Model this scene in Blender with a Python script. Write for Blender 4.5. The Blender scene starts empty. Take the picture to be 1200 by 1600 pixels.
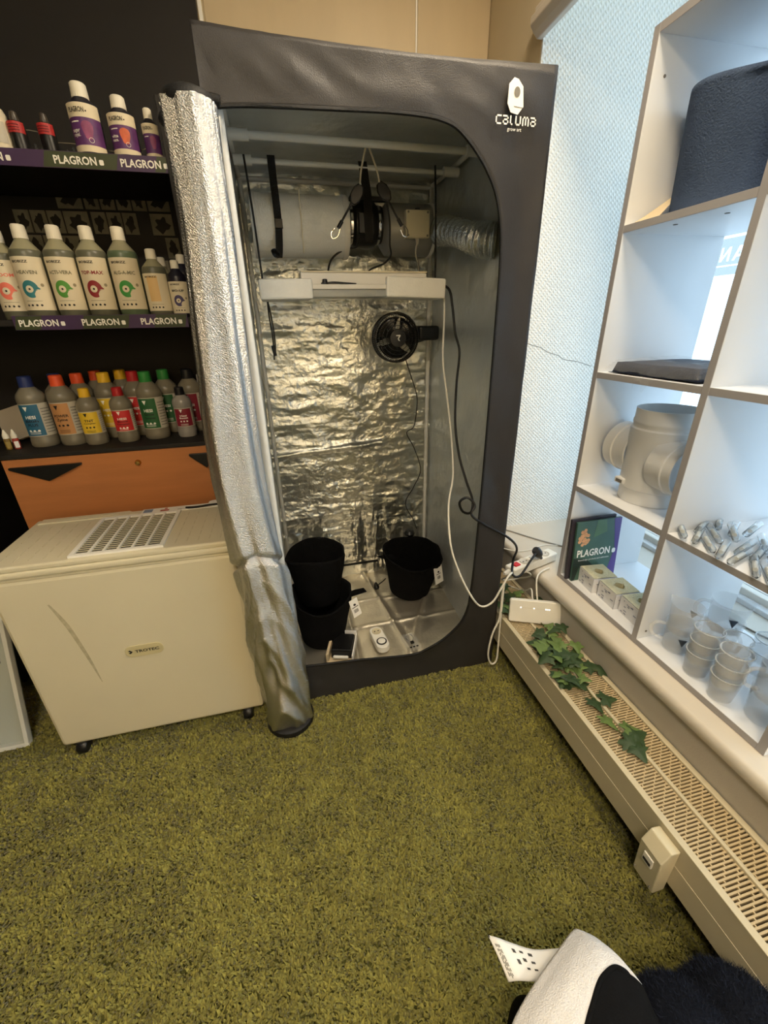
import bpy, bmesh, math, random
import numpy as np
from mathutils import Vector, Matrix
random.seed(7); RNG = np.random.default_rng(7)
C = bpy.context.scene.collection
SC = bpy.context.scene
PI = math.pi

# ------------------------------------------------------------------ camera
H = 1.4056
def cam_rot(yaw, pitch, roll):
    cy, sy, cp, sp = math.cos(yaw), math.sin(yaw), math.cos(pitch), math.sin(pitch)
    fwd = Vector((sy*cp, cy*cp, -sp)); right = Vector((cy, -sy, 0)); up = right.cross(fwd)
    cr, sr = math.cos(roll), math.sin(roll)
    r2 = right*cr + up*sr; u2 = up*cr - right*sr
    return Matrix((r2, u2, -fwd)).transposed()
cd = bpy.data.cameras.new('camera'); cam = bpy.data.objects.new('camera', cd); C.objects.link(cam)
cam.matrix_world = Matrix.Translation((0, 0, H)) @ cam_rot(math.radians(13.12), math.radians(24.26), math.radians(-1.22)).to_4x4()
cd.sensor_fit = 'VERTICAL'; cd.sensor_height = 24; cd.lens = 647/1600*24
cd.clip_start = 0.01; cd.clip_end = 100
SC.camera = cam

# ------------------------------------------------------------------ sky, lamps, exposure
wd = bpy.data.worlds.new('world'); SC.world = wd; wd.use_nodes = True
bg = wd.node_tree.nodes['Background']; bg.inputs[0].default_value = (0.60, 0.81, 1.0, 1); bg.inputs[1].default_value = 2.7
SC.view_settings.view_transform = 'Standard'; SC.view_settings.look = 'None'
SC.view_settings.gamma = 1; SC.view_settings.exposure = 0.0
SC.view_settings.use_curve_mapping = False
def area(name, loc, size, power, col, rot=(0, 0, 0), portal=False, sy=None):
    l = bpy.data.lights.new(name, 'AREA'); l.energy = power; l.color = col; l.size = size
    if sy: l.shape = 'RECTANGLE'; l.size_y = sy
    o = bpy.data.objects.new(name, l); C.objects.link(o); o.location = loc; o.rotation_euler = rot
    if portal: l.cycles.is_portal = True
    return o
WARM = (1.0, 0.84, 0.62)
area('ceiling_light', (0.72, 0.85, 2.82), 0.3, 26, WARM)
area('ceiling_light', (-0.35, -0.75, 2.80), 0.5, 40, WARM)
area('ceiling_light', (0.35, -1.75, 2.45), 0.5, 54, WARM, (-0.5, 0, 0))
area('window_portal', (1.9, 0.33, 1.63), 2.5, 1, (1, 1, 1), (0, PI/2, 0), True, 2.9)

# ------------------------------------------------------------------ materials
def lin(c):
    return tuple(((x/255)/12.92 if x/255 <= .04045 else ((x/255+.055)/1.055)**2.4) for x in c)
MATS = {}
def mat(name, col, rough=.5, metal=0, var=.08, scale=9, bump=0, bscale=60, trans=0, spec=.5, coat=0, sheen=0, ior=1.45, emit=0, stretch=None, alpha=1, island=0):
    if name in MATS: return MATS[name]
    m = bpy.data.materials.new(name); m.use_nodes = True
    nt = m.node_tree; N = nt.nodes; L = nt.links; b = N['Principled BSDF']
    col = lin(col)
    tc = N.new('ShaderNodeTexCoord'); src = tc.outputs['Object']
    if stretch:
        mp = N.new('ShaderNodeMapping'); mp.inputs['Scale'].default_value = stretch; L.new(src, mp.inputs[0]); src = mp.outputs[0]
    nz = N.new('ShaderNodeTexNoise'); nz.inputs['Scale'].default_value = scale; nz.inputs['Detail'].default_value = 4; L.new(src, nz.inputs['Vector'])
    mx = N.new('ShaderNodeMix'); mx.data_type = 'RGBA'
    mx.inputs[6].default_value = (*[max(0, c*(1-var*1.6)) for c in col], 1); mx.inputs[7].default_value = (*[min(1, c*(1+var*1.6)) for c in col], 1)
    L.new(nz.outputs['Fac'], mx.inputs[0]); out = mx.outputs[2]
    if island:
        ge = N.new('ShaderNodeNewGeometry'); hv = N.new('ShaderNodeHueSaturation')
        mr = N.new('ShaderNodeMapRange'); mr.inputs[3].default_value = 1-island; mr.inputs[4].default_value = 1+island
        L.new(ge.outputs['Random Per Island'], mr.inputs[0]); L.new(mr.outputs[0], hv.inputs['Value']); L.new(out, hv.inputs['Color']); out = hv.outputs[0]
    L.new(out, b.inputs['Base Color'])
    b.inputs['Roughness'].default_value = rough; b.inputs['Metallic'].default_value = metal
    b.inputs['Specular IOR Level'].default_value = spec; b.inputs['IOR'].default_value = ior
    b.inputs['Transmission Weight'].default_value = trans; b.inputs['Coat Weight'].default_value = coat
    b.inputs['Sheen Weight'].default_value = sheen; b.inputs['Alpha'].default_value = alpha
    if emit:
        b.inputs['Emission Color'].default_value = (*col, 1); b.inputs['Emission Strength'].default_value = emit
    if bump:
        n2 = N.new('ShaderNodeTexNoise'); n2.inputs['Scale'].default_value = bscale; n2.inputs['Detail'].default_value = 5; L.new(src, n2.inputs['Vector'])
        bp = N.new('ShaderNodeBump'); bp.inputs['Strength'].default_value = bump; bp.inputs['Distance'].default_value = .01
        L.new(n2.outputs['Fac'], bp.inputs['Height']); L.new(bp.outputs[0], b.inputs['Normal'])
    MATS[name] = m; return m
def mat_weave():
    m = mat('woven_wallpaper', (232, 230, 222), .8, 0, .03, 3)
    nt = m.node_tree; N = nt.nodes; L = nt.links; b = N['Principled BSDF']; tc = N['Texture Coordinate']
    hs = []
    for ang in (0.85, -0.75):
        mp = N.new('ShaderNodeMapping'); mp.inputs['Rotation'].default_value = (0, ang, 0); L.new(tc.outputs['Object'], mp.inputs[0])
        w = N.new('ShaderNodeTexWave'); w.bands_direction = 'X'; w.inputs['Scale'].default_value = 26 if ang > 0 else 20; w.inputs['Distortion'].default_value = 2.2
        w.inputs['Detail'].default_value = 2; w.inputs['Detail Scale'].default_value = 3; L.new(mp.outputs[0], w.inputs['Vector']); hs.append(w)
    a = N.new('ShaderNodeMath'); a.operation = 'MULTIPLY'; L.new(hs[0].outputs['Fac'], a.inputs[0]); L.new(hs[1].outputs['Fac'], a.inputs[1])
    bp = N.new('ShaderNodeBump'); bp.inputs['Strength'].default_value = .5; bp.inputs['Distance'].default_value = .006
    L.new(a.outputs[0], bp.inputs['Height']); L.new(bp.outputs[0], b.inputs['Normal'])
    return m
def mat_wood(name, col, var=.16, stretch=(1, 8, 8), rough=.42):
    m = mat(name, col, rough, 0, var, 3.0, stretch=stretch, bump=.04, bscale=14)
    return m
WHITE_PAINT = mat('white_paint', (226, 222, 212), .7, 0, .03, 4, .05, 160)
BEIGE_WALL = mat('beige_wall_paint', (206, 192, 162), .65, 0, .05, 3, .04, 120)
WEAVE = mat_weave()
PARAPET = mat('grey_plaster', (188, 182, 170), .75, 0, .06, 7, .12, 220)
SILL_M = mat('sill_paint', (208, 201, 188), .45, 0, .04, 6, .05, 60)
BLACK_BOARD = mat('black_board', (24, 20, 18), .62, 0, .15, 6, .05, 90)
DARK_WALL = mat('dark_wall_paint', (70, 62, 52), .7, 0, .1, 3, .05, 90)
FLOORM = mat('carpet_backing', (84, 84, 36), .95, 0, .25, 30)
PILE = mat('green_carpet_pile', (126, 121, 54), .8, 0, .24, 4.2, island=.28, sheen=.2)
FOIL = mat('crinkled_foil', (212, 214, 209), .3, .97, .05, 14, .4, 55)
FOIL_SOFT = mat('satin_foil', (212, 216, 216), .42, .68, .06, 9, .35, 40)
FOIL_ROLL = mat('speckled_foil', (222, 221, 218), .22, 1, .05, 20, .55, 330)
FOIL_FLOOR = mat('floor_foil', (216, 208, 190), .36, .85, .1, 9, .16, 70)
FOIL_BACK = mat('grey_foil_reverse', (196, 196, 194), .5, .35, .04, 9, .1, 60)
TENT_CLOTH = mat('dark_tent_canvas', (47, 45, 45), .45, 0, .1, 9, .18, 420)
ZIPM = mat('black_zip', (16, 16, 17), .6, 0, .1, 20, .2, 300)
POLE_M = mat('white_pole', (222, 220, 212), .35, 0, .03, 8)
BLACK_PL = mat('black_plastic', (17, 17, 18), .38, 0, .1, 12, .03, 200)
BLACK_CLOTH = mat('black_felt', (10, 10, 11), .95, 0, .2, 30, .5, 260, spec=.15)
GLARE_FELT = mat('glare_tinted_felt', (68, 82, 106), .95, 0, .12, 20, .4, 260, spec=.1)  # dark felt lifted to blue-grey: window glare is put into its base colour
STRAP_M = mat('black_webbing', (18, 17, 17), .8, 0, .1, 40, .3, 300)
CABLE_B = mat('black_cable', (20, 20, 21), .5, 0, .05, 10)
CABLE_W = mat('white_cable', (226, 223, 212), .45, 0, .03, 10)
WHITE_PL = mat('white_plastic', (233, 230, 220), .4, 0, .03, 8)
CREAM_PL = mat('cream_plastic', (208, 199, 170), .42, 0, .03, 5, .02, 200)
CREAM_DK = mat('cream_plastic_darker', (205, 195, 165), .5, 0, .05, 6)  # slightly darker cream for seams, ribs and grooves
FOAM = mat('white_foam', (240, 238, 230), .9, 0, .03, 30, .15, 240)
LAMP_W = mat('white_lamp_metal', (224, 220, 210), .4, 0, .03, 10)
FILTER_M = mat('white_filter_fleece', (230, 229, 222), .9, 0, .04, 20, .25, 200)
DUCT_G = mat('grey_duct', (150, 150, 146), .45, .3, .06, 9, .1, 60)
FLEX = mat('flex_duct_foil', (205, 208, 206), .22, 1, .05, 30, .5, 120)
BOX_M = mat('beige_box', (206, 198, 172), .5, 0, .04, 8)
CHROME = mat('chrome', (215, 214, 210), .15, 1, .03, 8)
BRASS = mat('brass', (190, 160, 95), .25, 1, .05, 8)
WOOD = mat_wood('orange_beech', (180, 116, 68))
SHELF_W = mat('white_shelf_board', (222, 224, 226), .42, 0, .025, 5)
SHELF_E = mat('grey_shelf_edge', (164, 162, 164), .5, 0, .05, 8)
RAD_M = mat('cream_radiator', (198, 188, 160), .42, 0, .05, 7, .02, 90)
RAD_IN = mat('radiator_fins', (104, 88, 60), .5, .2, .12, 20)
GRILLE_M = mat('radiator_grille', (190, 172, 136), .5, 0, .06, 20)
LEAF = mat('ivy_leaf', (50, 72, 42), .55, 0, .3, 25, .15, 60)
LEAF2 = mat('ivy_leaf_pale', (98, 122, 66), .55, 0, .25, 25, .15, 60)
STEM = mat('ivy_stem', (78, 84, 44), .7, 0, .2, 30)
PLASTIC_CLEAR = mat('frosted_clear_plastic', (240, 243, 244), .3, 0, .01, 5, alpha=.2, spec=.4)
GLASS = mat('window_glass', (250, 252, 252), .0, 0, .0, 5, trans=1, ior=1.02)
TUBE_G = mat('clear_glass_tube', (246, 250, 252), .08, 0, .01, 9, trans=.95, ior=1.18)
FILM = mat('clear_film', (244, 246, 246), .12, 0, .02, 20, alpha=.08, bump=.6, bscale=50, spec=.8)
PVC = mat('white_duct_metal', (226, 226, 224), .42, 0, .03, 8)
ROCK = mat('rockwool', (206, 196, 158), .95, 0, .12, 40, .6, 160)
WRAP = mat('white_wrap', (232, 232, 234), .5, 0, .03, 12)
PAPER = mat('white_paper', (238, 235, 228), .7, 0, .03, 8)
KRAFT = mat('beige_card', (196, 178, 146), .8, 0, .06, 12)
INK = mat('black_ink', (26, 24, 24), .6, 0, .1, 30)
GREYINK = mat('grey_ink', (120, 116, 108), .6, 0, .1, 30)
WINK = mat('white_ink', (240, 238, 230), .55, 0, .02, 30)
PURPLE = mat('purple_print', (62, 40, 78), .5, 0, .12, 12)
OLIVE = mat('olive_print', (56, 64, 38), .5, 0, .12, 12)
METAL_W = mat('white_enamel', (214, 214, 206), .4, 0, .03, 6)
METAL_G = mat('grey_enamel', (172, 178, 170), .45, 0, .06, 5)
# ------------------------------------------------------------------ mesh helpers
WM = {}
def tagp(o, label=None, cat=None, group=None, kind=None):
    if label: o['label'] = label
    if cat: o['category'] = cat
    if group: o['group'] = group
    if kind: o['kind'] = kind
    return o
def thing(name, label, cat, loc=(0, 0, 0), rz=0, group=None):
    o = bpy.data.objects.new(name, None); C.objects.link(o); o.location = loc; o.rotation_euler = (0, 0, rz)
    o.empty_display_size = .05
    WM[o.name] = Matrix.Translation(loc) @ Matrix.Rotation(rz, 4, 'Z')
    return tagp(o, label, cat, group)
def catmull(pts, sub=6):
    P = [np.array(p, float) for p in pts]
    if len(P) < 3 or sub < 2: return P
    P = [2*P[0]-P[1]] + P + [2*P[-1]-P[-2]]; out = []
    for i in range(1, len(P)-2):
        for k in range(sub):
            t = k/sub
            out.append(.5*(2*P[i] + (P[i+1]-P[i-1])*t + (2*P[i-1]-5*P[i]+4*P[i+1]-P[i+2])*t*t + (3*P[i]-P[i-1]-3*P[i+1]+P[i+2])*t**3))
    out.append(P[-2]); return out
class MB:
    def __init__(s): s.v = []; s.f = []; s.m = []
    def add(s, vs, fs, mi=0):
        n = len(s.v); s.v += [tuple(map(float, p)) for p in vs]; s.f += [tuple(i+n for i in f) for f in fs]; s.m += [mi]*len(fs); return s
    def box(s, x0, y0, z0, x1, y1, z1, mi=0, M=None):
        v = [Vector((x, y, z)) for z in (z0, z1) for y in (y0, y1) for x in (x0, x1)]
        if M is not None: v = [M @ p for p in v]
        return s.add(v, [(0, 2, 3, 1), (4, 5, 7, 6), (0, 1, 5, 4), (2, 6, 7, 3), (0, 4, 6, 2), (1, 3, 7, 5)], mi)
    def tube(s, pts, r, n=8, sub=6, closed=False, mi=0, flat=1.0):
        P = catmull(pts, sub); m = len(P); rr = r if callable(r) else (lambda t: r); vs = []; prev = None
        for i, p in enumerate(P):
            d = P[min(i+1, m-1)] - P[max(i-1, 0)]; d = d/(np.linalg.norm(d)+1e-9)
            if prev is None:
                a = np.array([0, 0, 1.]) if abs(d[2]) < .9 else np.array([1., 0, 0])
            else: a = prev
            u = a - d*(a@d); u /= np.linalg.norm(u)+1e-9; w = np.cross(d, u); prev = u
            R = rr(i/(m-1))
            for k in range(n):
                t = 2*PI*k/n; vs.append(p + R*(math.cos(t)*u*flat + math.sin(t)*w))
        fs = [(i*n+k, i*n+(k+1) % n, (i+1)*n+(k+1) % n, (i+1)*n+k) for i in range(m-1) for k in range(n)]
        fs += [tuple(range(n))[::-1], tuple(range((m-1)*n, m*n))]
        return s.add(vs, fs, mi)
    def lathe(s, prof, n=24, c=(0, 0, 0), M=None, mi=0, mis=None):
        vs = []; fs = []
        for (r, z) in prof:
            for k in range(n):
                t = 2*PI*k/n; p = Vector((r*math.cos(t), r*math.sin(t), z))
                vs.append((M @ p if M is not None else p) + Vector(c))
        base = len(s.f)
        for i in range(len(prof)-1):
            fs = [(i*n+k, i*n+(k+1) % n, (i+1)*n+(k+1) % n, (i+1)*n+k) for k in range(n)]
            if i == 0: s.add(vs, fs, mis[0] if mis else mi); off = len(s.v)-len(vs)
            else:
                s.f += [tuple(a+off for a in f) for f in fs]; s.m += [mis[i] if mis else mi]*len(fs)
        if prof[0][0] > 1e-5: s.f.append(tuple(off+k for k in range(n))[::-1]); s.m.append(mis[0] if mis else mi)
        if prof[-1][0] > 1e-5: s.f.append(tuple(off+(len(prof)-1)*n+k for k in range(n))); s.m.append(mis[-1] if mis else mi)
        return s
    def open_lathe(s, prof, n=24, c=(0, 0, 0), M=None, mi=0):
        s.lathe(prof, n, c, M, mi)
        for _ in range((prof[0][0] > 1e-5)+(prof[-1][0] > 1e-5)): s.f.pop(); s.m.pop()
        return s
    def cyl(s, a, b, r, n=16, mi=0, r2=None):
        a, b = Vector(a), Vector(b); d = b-a; M = d.to_track_quat('Z', 'Y').to_matrix()
        return s.lathe([(r, 0), (r if r2 is None else r2, d.length)], n, a, M, mi)
    def grid(s, nu, nv, fn, mi=0):
        vs = [fn(i/nu, j/nv) for j in range(nv+1) for i in range(nu+1)]
        return s.add(vs, [(j*(nu+1)+i, j*(nu+1)+i+1, (j+1)*(nu+1)+i+1, (j+1)*(nu+1)+i) for j in range(nv) for i in range(nu)], mi)
    def prism(s, poly, h, fr, mi=0):
        o, ux, uy, n = [Vector(a) for a in fr]; k = len(poly)
        vs = [o+ux*a+uy*b for a, b in poly] + [o+ux*a+uy*b+n*h for a, b in poly]
        return s.add(vs, [tuple(range(k))[::-1], tuple(range(k, 2*k))] + [(i, (i+1) % k, k+(i+1) % k, k+i) for i in range(k)], mi)
    def flat(s, poly, fr, mi=0, e=0):
        o, ux, uy, n = [Vector(a) for a in fr]
        return s.add([o+ux*a+uy*b+n*e for a, b in poly], [tuple(range(len(poly)))], mi)
    def build(s, name, mats, parent=None, smooth=0, bevel=0, solid=0, local=False, seg=2):
        me = bpy.data.meshes.new(name); v = s.v
        if parent is not None and not local:
            Wi = WM[parent.name].inverted(); v = [tuple(Wi @ Vector(p)) for p in v]
        me.from_pydata(v, [], s.f)
        if not isinstance(mats, (list, tuple)): mats = [mats]
        for m in mats: me.materials.append(m)
        if len(mats) > 1: me.polygons.foreach_set('material_index', s.m)
        if smooth:
            me.polygons.foreach_set('use_smooth', [True]*len(me.polygons)); me.set_sharp_from_angle(angle=math.radians(smooth))
        me.update()
        o = bpy.data.objects.new(name, me); C.objects.link(o)
        if parent is not None: o.parent = parent; WM[o.name] = WM[parent.name].copy()
        else: WM[o.name] = Matrix.Identity(4)
        if solid:
            md = o.modifiers.new('thickness', 'SOLIDIFY'); md.thickness = solid; md.offset = 0
        if bevel:
            md = o.modifiers.new('bevel', 'BEVEL'); md.width = bevel; md.segments = seg; md.limit_method = 'ANGLE'; md.angle_limit = math.radians(40)
        return o
def boxo(name, x0, y0, z0, x1, y1, z1, m, parent=None, bevel=0):
    return MB().box(x0, y0, z0, x1, y1, z1).build(name, m, parent, bevel=bevel)
def struct(o): o['kind'] = 'structure'; return o
def copy_tree(o, parent=None):
    c = o.copy(); C.objects.link(c)
    if parent is not None: c.parent = parent
    for ch in [x for x in o.children]: copy_tree(ch, c)
    return c
def circ(r, n=20, cx=0, cy=0, sx=1, a0=0): return [(cx+r*sx*math.cos(2*PI*k/n+a0), cy+r*math.sin(2*PI*k/n+a0)) for k in range(n)]
def rrect(w, h, r, n=4, cx=0, cy=0):
    out = []
    for (sx, sy, a) in ((1, 1, 0), (-1, 1, PI/2), (-1, -1, PI), (1, -1, 3*PI/2)):
        for k in range(n+1):
            t = a+PI/2*k/n; out.append((cx+sx*(w/2-r)+r*math.cos(t), cy+sy*(h/2-r)+r*math.sin(t)))
    return out
# value noise
_T = RNG.random((256, 256))
def vn(x, y):
    x = np.asarray(x, float); y = np.asarray(y, float); xi = np.floor(x).astype(int); yi = np.floor(y).astype(int); fx = x-xi; fy = y-yi
    fx = fx*fx*(3-2*fx); fy = fy*fy*(3-2*fy); a = _T[xi % 256, yi % 256]; b = _T[(xi+1) % 256, yi % 256]; c = _T[xi % 256, (yi+1) % 256]; d = _T[(xi+1) % 256, (yi+1) % 256]
    return (a*(1-fx)+b*fx)*(1-fy)+(c*(1-fx)+d*fx)*fy
def fbm(x, y, o=4): return sum(vn(x*2**k+17*k, y*2**k+31*k)*.5**k for k in range(o))/sum(.5**k for k in range(o))
def ridge(x, y, o=4): return sum((1-abs(2*vn(x*2**k+7*k, y*2**k+13*k)-1))*.5**k for k in range(o))/sum(.5**k for k in range(o))
def sheet(name, mats, parent, nu, nv, fn, smooth=180, solid=0):
    """fn takes arrays u, v and gives an (n,3) array"""
    u, v = np.meshgrid(np.linspace(0, 1, nu+1), np.linspace(0, 1, nv+1)); P = fn(u.ravel(), v.ravel())
    b = MB(); b.v = [tuple(p) for p in P]; b.f = [(j*(nu+1)+i, j*(nu+1)+i+1, (j+1)*(nu+1)+i+1, (j+1)*(nu+1)+i) for j in range(nv) for i in range(nu)]; b.m = [0]*len(b.f)
    return b.build(name, mats, parent, smooth=smooth, solid=solid)
# lettering
_TX = {}
def prep_text(strings):
    obs = []
    for st, bold in strings:
        cu = bpy.data.curves.new('t', 'FONT'); cu.body = st; cu.size = 1; cu.offset = .025 if bold else 0; cu.resolution_u = 2; cu.align_x = 'LEFT'
        o = bpy.data.objects.new('t', cu); C.objects.link(o); obs.append((st, bold, o, cu))
    dg = bpy.context.evaluated_depsgraph_get()
    for st, bold, o, cu in obs:
        me = bpy.data.meshes.new_from_object(o.evaluated_get(dg))
        v = np.array([tuple(p.co) for p in me.vertices]) if len(me.vertices) else np.zeros((0, 3)); f = [tuple(p.vertices) for p in me.polygons]
        mn = v.min(0); mxx = v.max(0); v = v-np.array([mn[0], 0, 0]); _TX[(st, bold)] = (v[:, :2], f, mxx[0]-mn[0]); bpy.data.meshes.remove(me)
        bpy.data.objects.remove(o); bpy.data.curves.remove(cu)
def text(mb, st, width, fr, cx=0, cy=0, bold=True, mi=0, height=None, e=0.0006, wrap=None, align='c'):
    """flat letters of total width `width`, centred at (cx, cy) in frame fr, or wrapped on a cylinder of radius wrap"""
    v, f, w = _TX[(st, bold)]; k = width/w; ky = k if height is None else height/.72
    x = v[:, 0]*k + cx - (width/2 if align == 'c' else 0); y = v[:, 1]*ky + cy - .36*ky
    if wrap: mb.add([wrapp(a, b, wrap, e) for a, b in zip(x, y)], f, mi)
    else:
        o, ux, uy, n = [Vector(q) for q in fr]; mb.add([o+ux*a+uy*b+n*e for a, b in zip(x, y)], f, mi)
    return mb
def wrapp(a, b, R, e): t = a/R; return ((R+e)*math.sin(t), -(R+e)*math.cos(t), b)
def wpoly(mb, poly, R, e, mi=0):
    """polygon wrapped on a cylinder, cut into vertical strips through a fan of subdivided edges"""
    cx = sum(p[0] for p in poly)/len(poly); cy = sum(p[1] for p in poly)/len(poly); k = len(poly); rings = 4
    vs = [(cx, cy)] + [(cx+(p[0]-cx)*r/rings, cy+(p[1]-cy)*r/rings) for r in range(1, rings+1) for p in poly]
    fs = [(0, 1+i, 1+(i+1) % k) for i in range(k)]
    for r in range(rings-1): fs += [(1+r*k+i, 1+(r+1)*k+i, 1+(r+1)*k+(i+1) % k, 1+r*k+(i+1) % k) for i in range(k)]
    return mb.add([wrapp(a, b, R, e) for a, b in vs], fs, mi)
def wrect(mb, x0, y0, x1, y1, R, e, mi=0, n=None):
    n = n or max(2, int(abs(x1-x0)/R*8)+1)
    return mb.grid(n, 1, lambda u, v: wrapp(x0+(x1-x0)*u, y0+(y1-y0)*v, R, e), mi)
XZ = lambda o: (o, (1, 0, 0), (0, 0, 1), (0, -1, 0))
prep_text([(s, True) for s in ('PLAGRON', 'BIOBIZZ', 'BLOOM', 'HEAVEN', 'ACTI-VERA', 'TOP-MAX', 'ALG-A-MIC', 'BIO-UP', 'HESI', 'POWER', 'Zyme', 'TNT', 'Complex', 'Hesi', 'Boost', 'PLUS', 'Blüh', 'CALUMA', 'TROTEC', 'ANI', 'Bloom', 'Complex', 'CAlUmA', 'cALUmA', 'sugar', 'royal.', 'vita', 'race.', 'green', 'Grow', 'Phosphor', 'caLUma')] +
          [(s, False) for s in ('grow art', 'Grodan', 'Knowledge, products and cultivation', 'sensitive skin')])
# ------------------------------------------------------------------ the room
struct(boxo('floor', -2.4, -2.2, -.06, 1.0, 2.2, 0, FLOORM))
struct(boxo('ceiling', -2.5, -2.3, 2.9, 2.0, 2.35, 3.0, WHITE_PAINT))
struct(boxo('wall_back', -2.5, 2.2, 0, 1.0, 2.34, 2.9, BEIGE_WALL))
struct(boxo('wall_left', -2.5, -2.2, 0, -2.4, 2.2, 2.9, DARK_WALL))
struct(boxo('wall_front', -2.5, -2.3, 0, 1.75, -2.2, 2.9, BEIGE_WALL))
wr = MB(); wr.box(1.0, 1.765, 0, 1.75, 2.34, 2.9); wr.box(1.0, -2.2, 2.33, 1.03, 1.765, 2.9); wr.box(1.0, -2.2, 0, 1.75, 1.765, .383); wr.box(1.0, -2.2, .383, 1.75, -1.1, 2.9)
wro = struct(wr.build('wall_right', [PARAPET]))
wro.data.materials.clear(); wro.data.materials.append(PARAPET); wro.data.materials.append(BEIGE_WALL); wro.data.materials.append(WHITE_PAINT)
for p in wro.data.polygons: p.material_index = 0 if p.index//6 == 2 else (1 if p.index//6 in (0, 1) else 2)
# reveal of the window niche, papered with a woven wallpaper, with a hairline crack
rv = struct(boxo('wall_niche', 1.0, 1.757, .425, 1.66, 1.765, 2.9, WEAVE))
ck = MB(); ck.tube([(1.06, 1.7565, 1.325), (1.096, 1.7565, 1.313), (1.14, 1.7565, 1.302), (1.18, 1.7565, 1.281), (1.232, 1.7565, 1.267), (1.27, 1.7565, 1.247), (1.338, 1.7565, 1.236), (1.417, 1.7565, 1.213)], .0011, 5, 3)
o = ck.build('crack', GREYINK, rv)
# sill slab with a rounded nose
sl = MB(); sl.prism([(.978, .395), (.982, .384), (.995, .383), (1.7, .383), (1.7, .425), (.992, .425), (.982, .419), (.978, .408)], 2.865, ((0, 1.765, 0), (1, 0, 0), (0, 0, 1), (0, -1, 0)))
struct(sl.build('trim_2', SILL_M, smooth=40))
# grey wooden curtain moulding along the top of the niche
mo = MB(); mo.prism([(.950, 2.312), (.950, 2.334), (.964, 2.342), (.964, 2.358), (.980, 2.368), (1.0, 2.368), (1.0, 2.282), (.980, 2.282), (.964, 2.296)], 2.8, ((0, 1.765, 0), (1, 0, 0), (0, 0, 1), (0, -1, 0)))
struct(mo.build('trim_1', mat_wood('grey_moulding', (206, 198, 186), .06, (8, 1, 8)), bevel=.003))
# wall panelling above the tent: boards with a joint, cream edge strips
wp = MB()
pan = mat_wood('tan_wall_panel', (192, 174, 142), .06, (4, 1, 1), .5)
w_b = bpy.data.objects['wall_back']
for x0, x1 in ((-.115, .682), (.690, .998)): boxo('wall_panel', x0, 2.192, 2.2, x1, 2.2, 2.9, pan, w_b, .002)
boxo('edge_strip', -.135, 2.186, 2.395, -.122, 2.2, 2.9, PAPER, w_b, .001); boxo('edge_strip', -.135, 2.186, 2.385, .06, 2.2, 2.397, mat('tan_strip', (190, 170, 135), .5), w_b, .001)
boxo('dark_panel', -2.4, 2.17, 0, -.14, 2.2, 2.9, BLACK_BOARD, w_b)
boxo('joint_strip', .682, 2.19, 2.2, .688, 2.2, 2.9, PAPER, w_b)
# window: sash frame, rails, glass with a translucent sign
fr = MB(); FY0, FY1 = -1.1, 1.757
for z0, z1 in ((.425, .47), (2.82, 2.9)): fr.box(1.62, FY0, z0, 1.69, FY1, z1)
for y0, y1 in ((FY0, FY0+.05), (FY1-.05, FY1), (.36, .42)): fr.box(1.62, y0, .47, 1.69, y1, 2.82)
wf = struct(fr.build('window_1', WHITE_PAINT, bevel=.004))
for y0, y1 in ((FY0+.05, .36), (.42, FY1-.05)): boxo('pane', 1.652, y0, .47, 1.656, y1, 2.82, GLASS, wf)
boxo('sash_rail', 1.585, FY0, .425, 1.62, FY1, .445, SHELF_W, wf, .003)
# the sign film on the outside of the glass: letters and a line are left clear
sb = bmesh.new(); edges = []
def loop(pts):
    vs = [sb.verts.new((1.6575, y, z)) for y, z in pts]
    for a, c in zip(vs, vs[1:]+vs[:1]): edges.append(sb.edges.new((a, c)))
loop([(1.0, 1.552), (1.70, 1.552), (1.70, 1.672), (1.0, 1.672)])
L = lambda y0, pts: loop([(y0+a, 1.597+b) for a, b in pts])
h = .046
L(1.478, [(0, 0), (.009, 0), (.009, h), (0, h)])
L(1.424, [(0, 0), (.009, 0), (.009, h*.68), (.029, 0), (.038, 0), (.038, h), (.029, h), (.029, h*.32), (.009, h), (0, h)])
L(1.368, [(0, 0), (.010, 0), (.0145, h*.24), (.0305, h*.24), (.035, 0), (.045, 0), (.028, h), (.017, h)]); L(1.368, [(.0172, h*.40), (.0278, h*.40), (.0225, h*.74)])
loop([(1.20, 1.580), (1.60, 1.580), (1.60, 1.585), (1.20, 1.585)])
bmesh.ops.triangle_fill(sb, edges=edges, use_beauty=True, use_dissolve=False)
sm_ = bpy.data.meshes.new('window_sign'); sb.to_mesh(sm_); sb.free(); sm_.materials.append(mat('teal_sign', (112, 152, 158), .5, 0, .03, 5, alpha=.62))
so_ = bpy.data.objects.new('window_sign', sm_); C.objects.link(so_); so_.parent = wf
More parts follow.
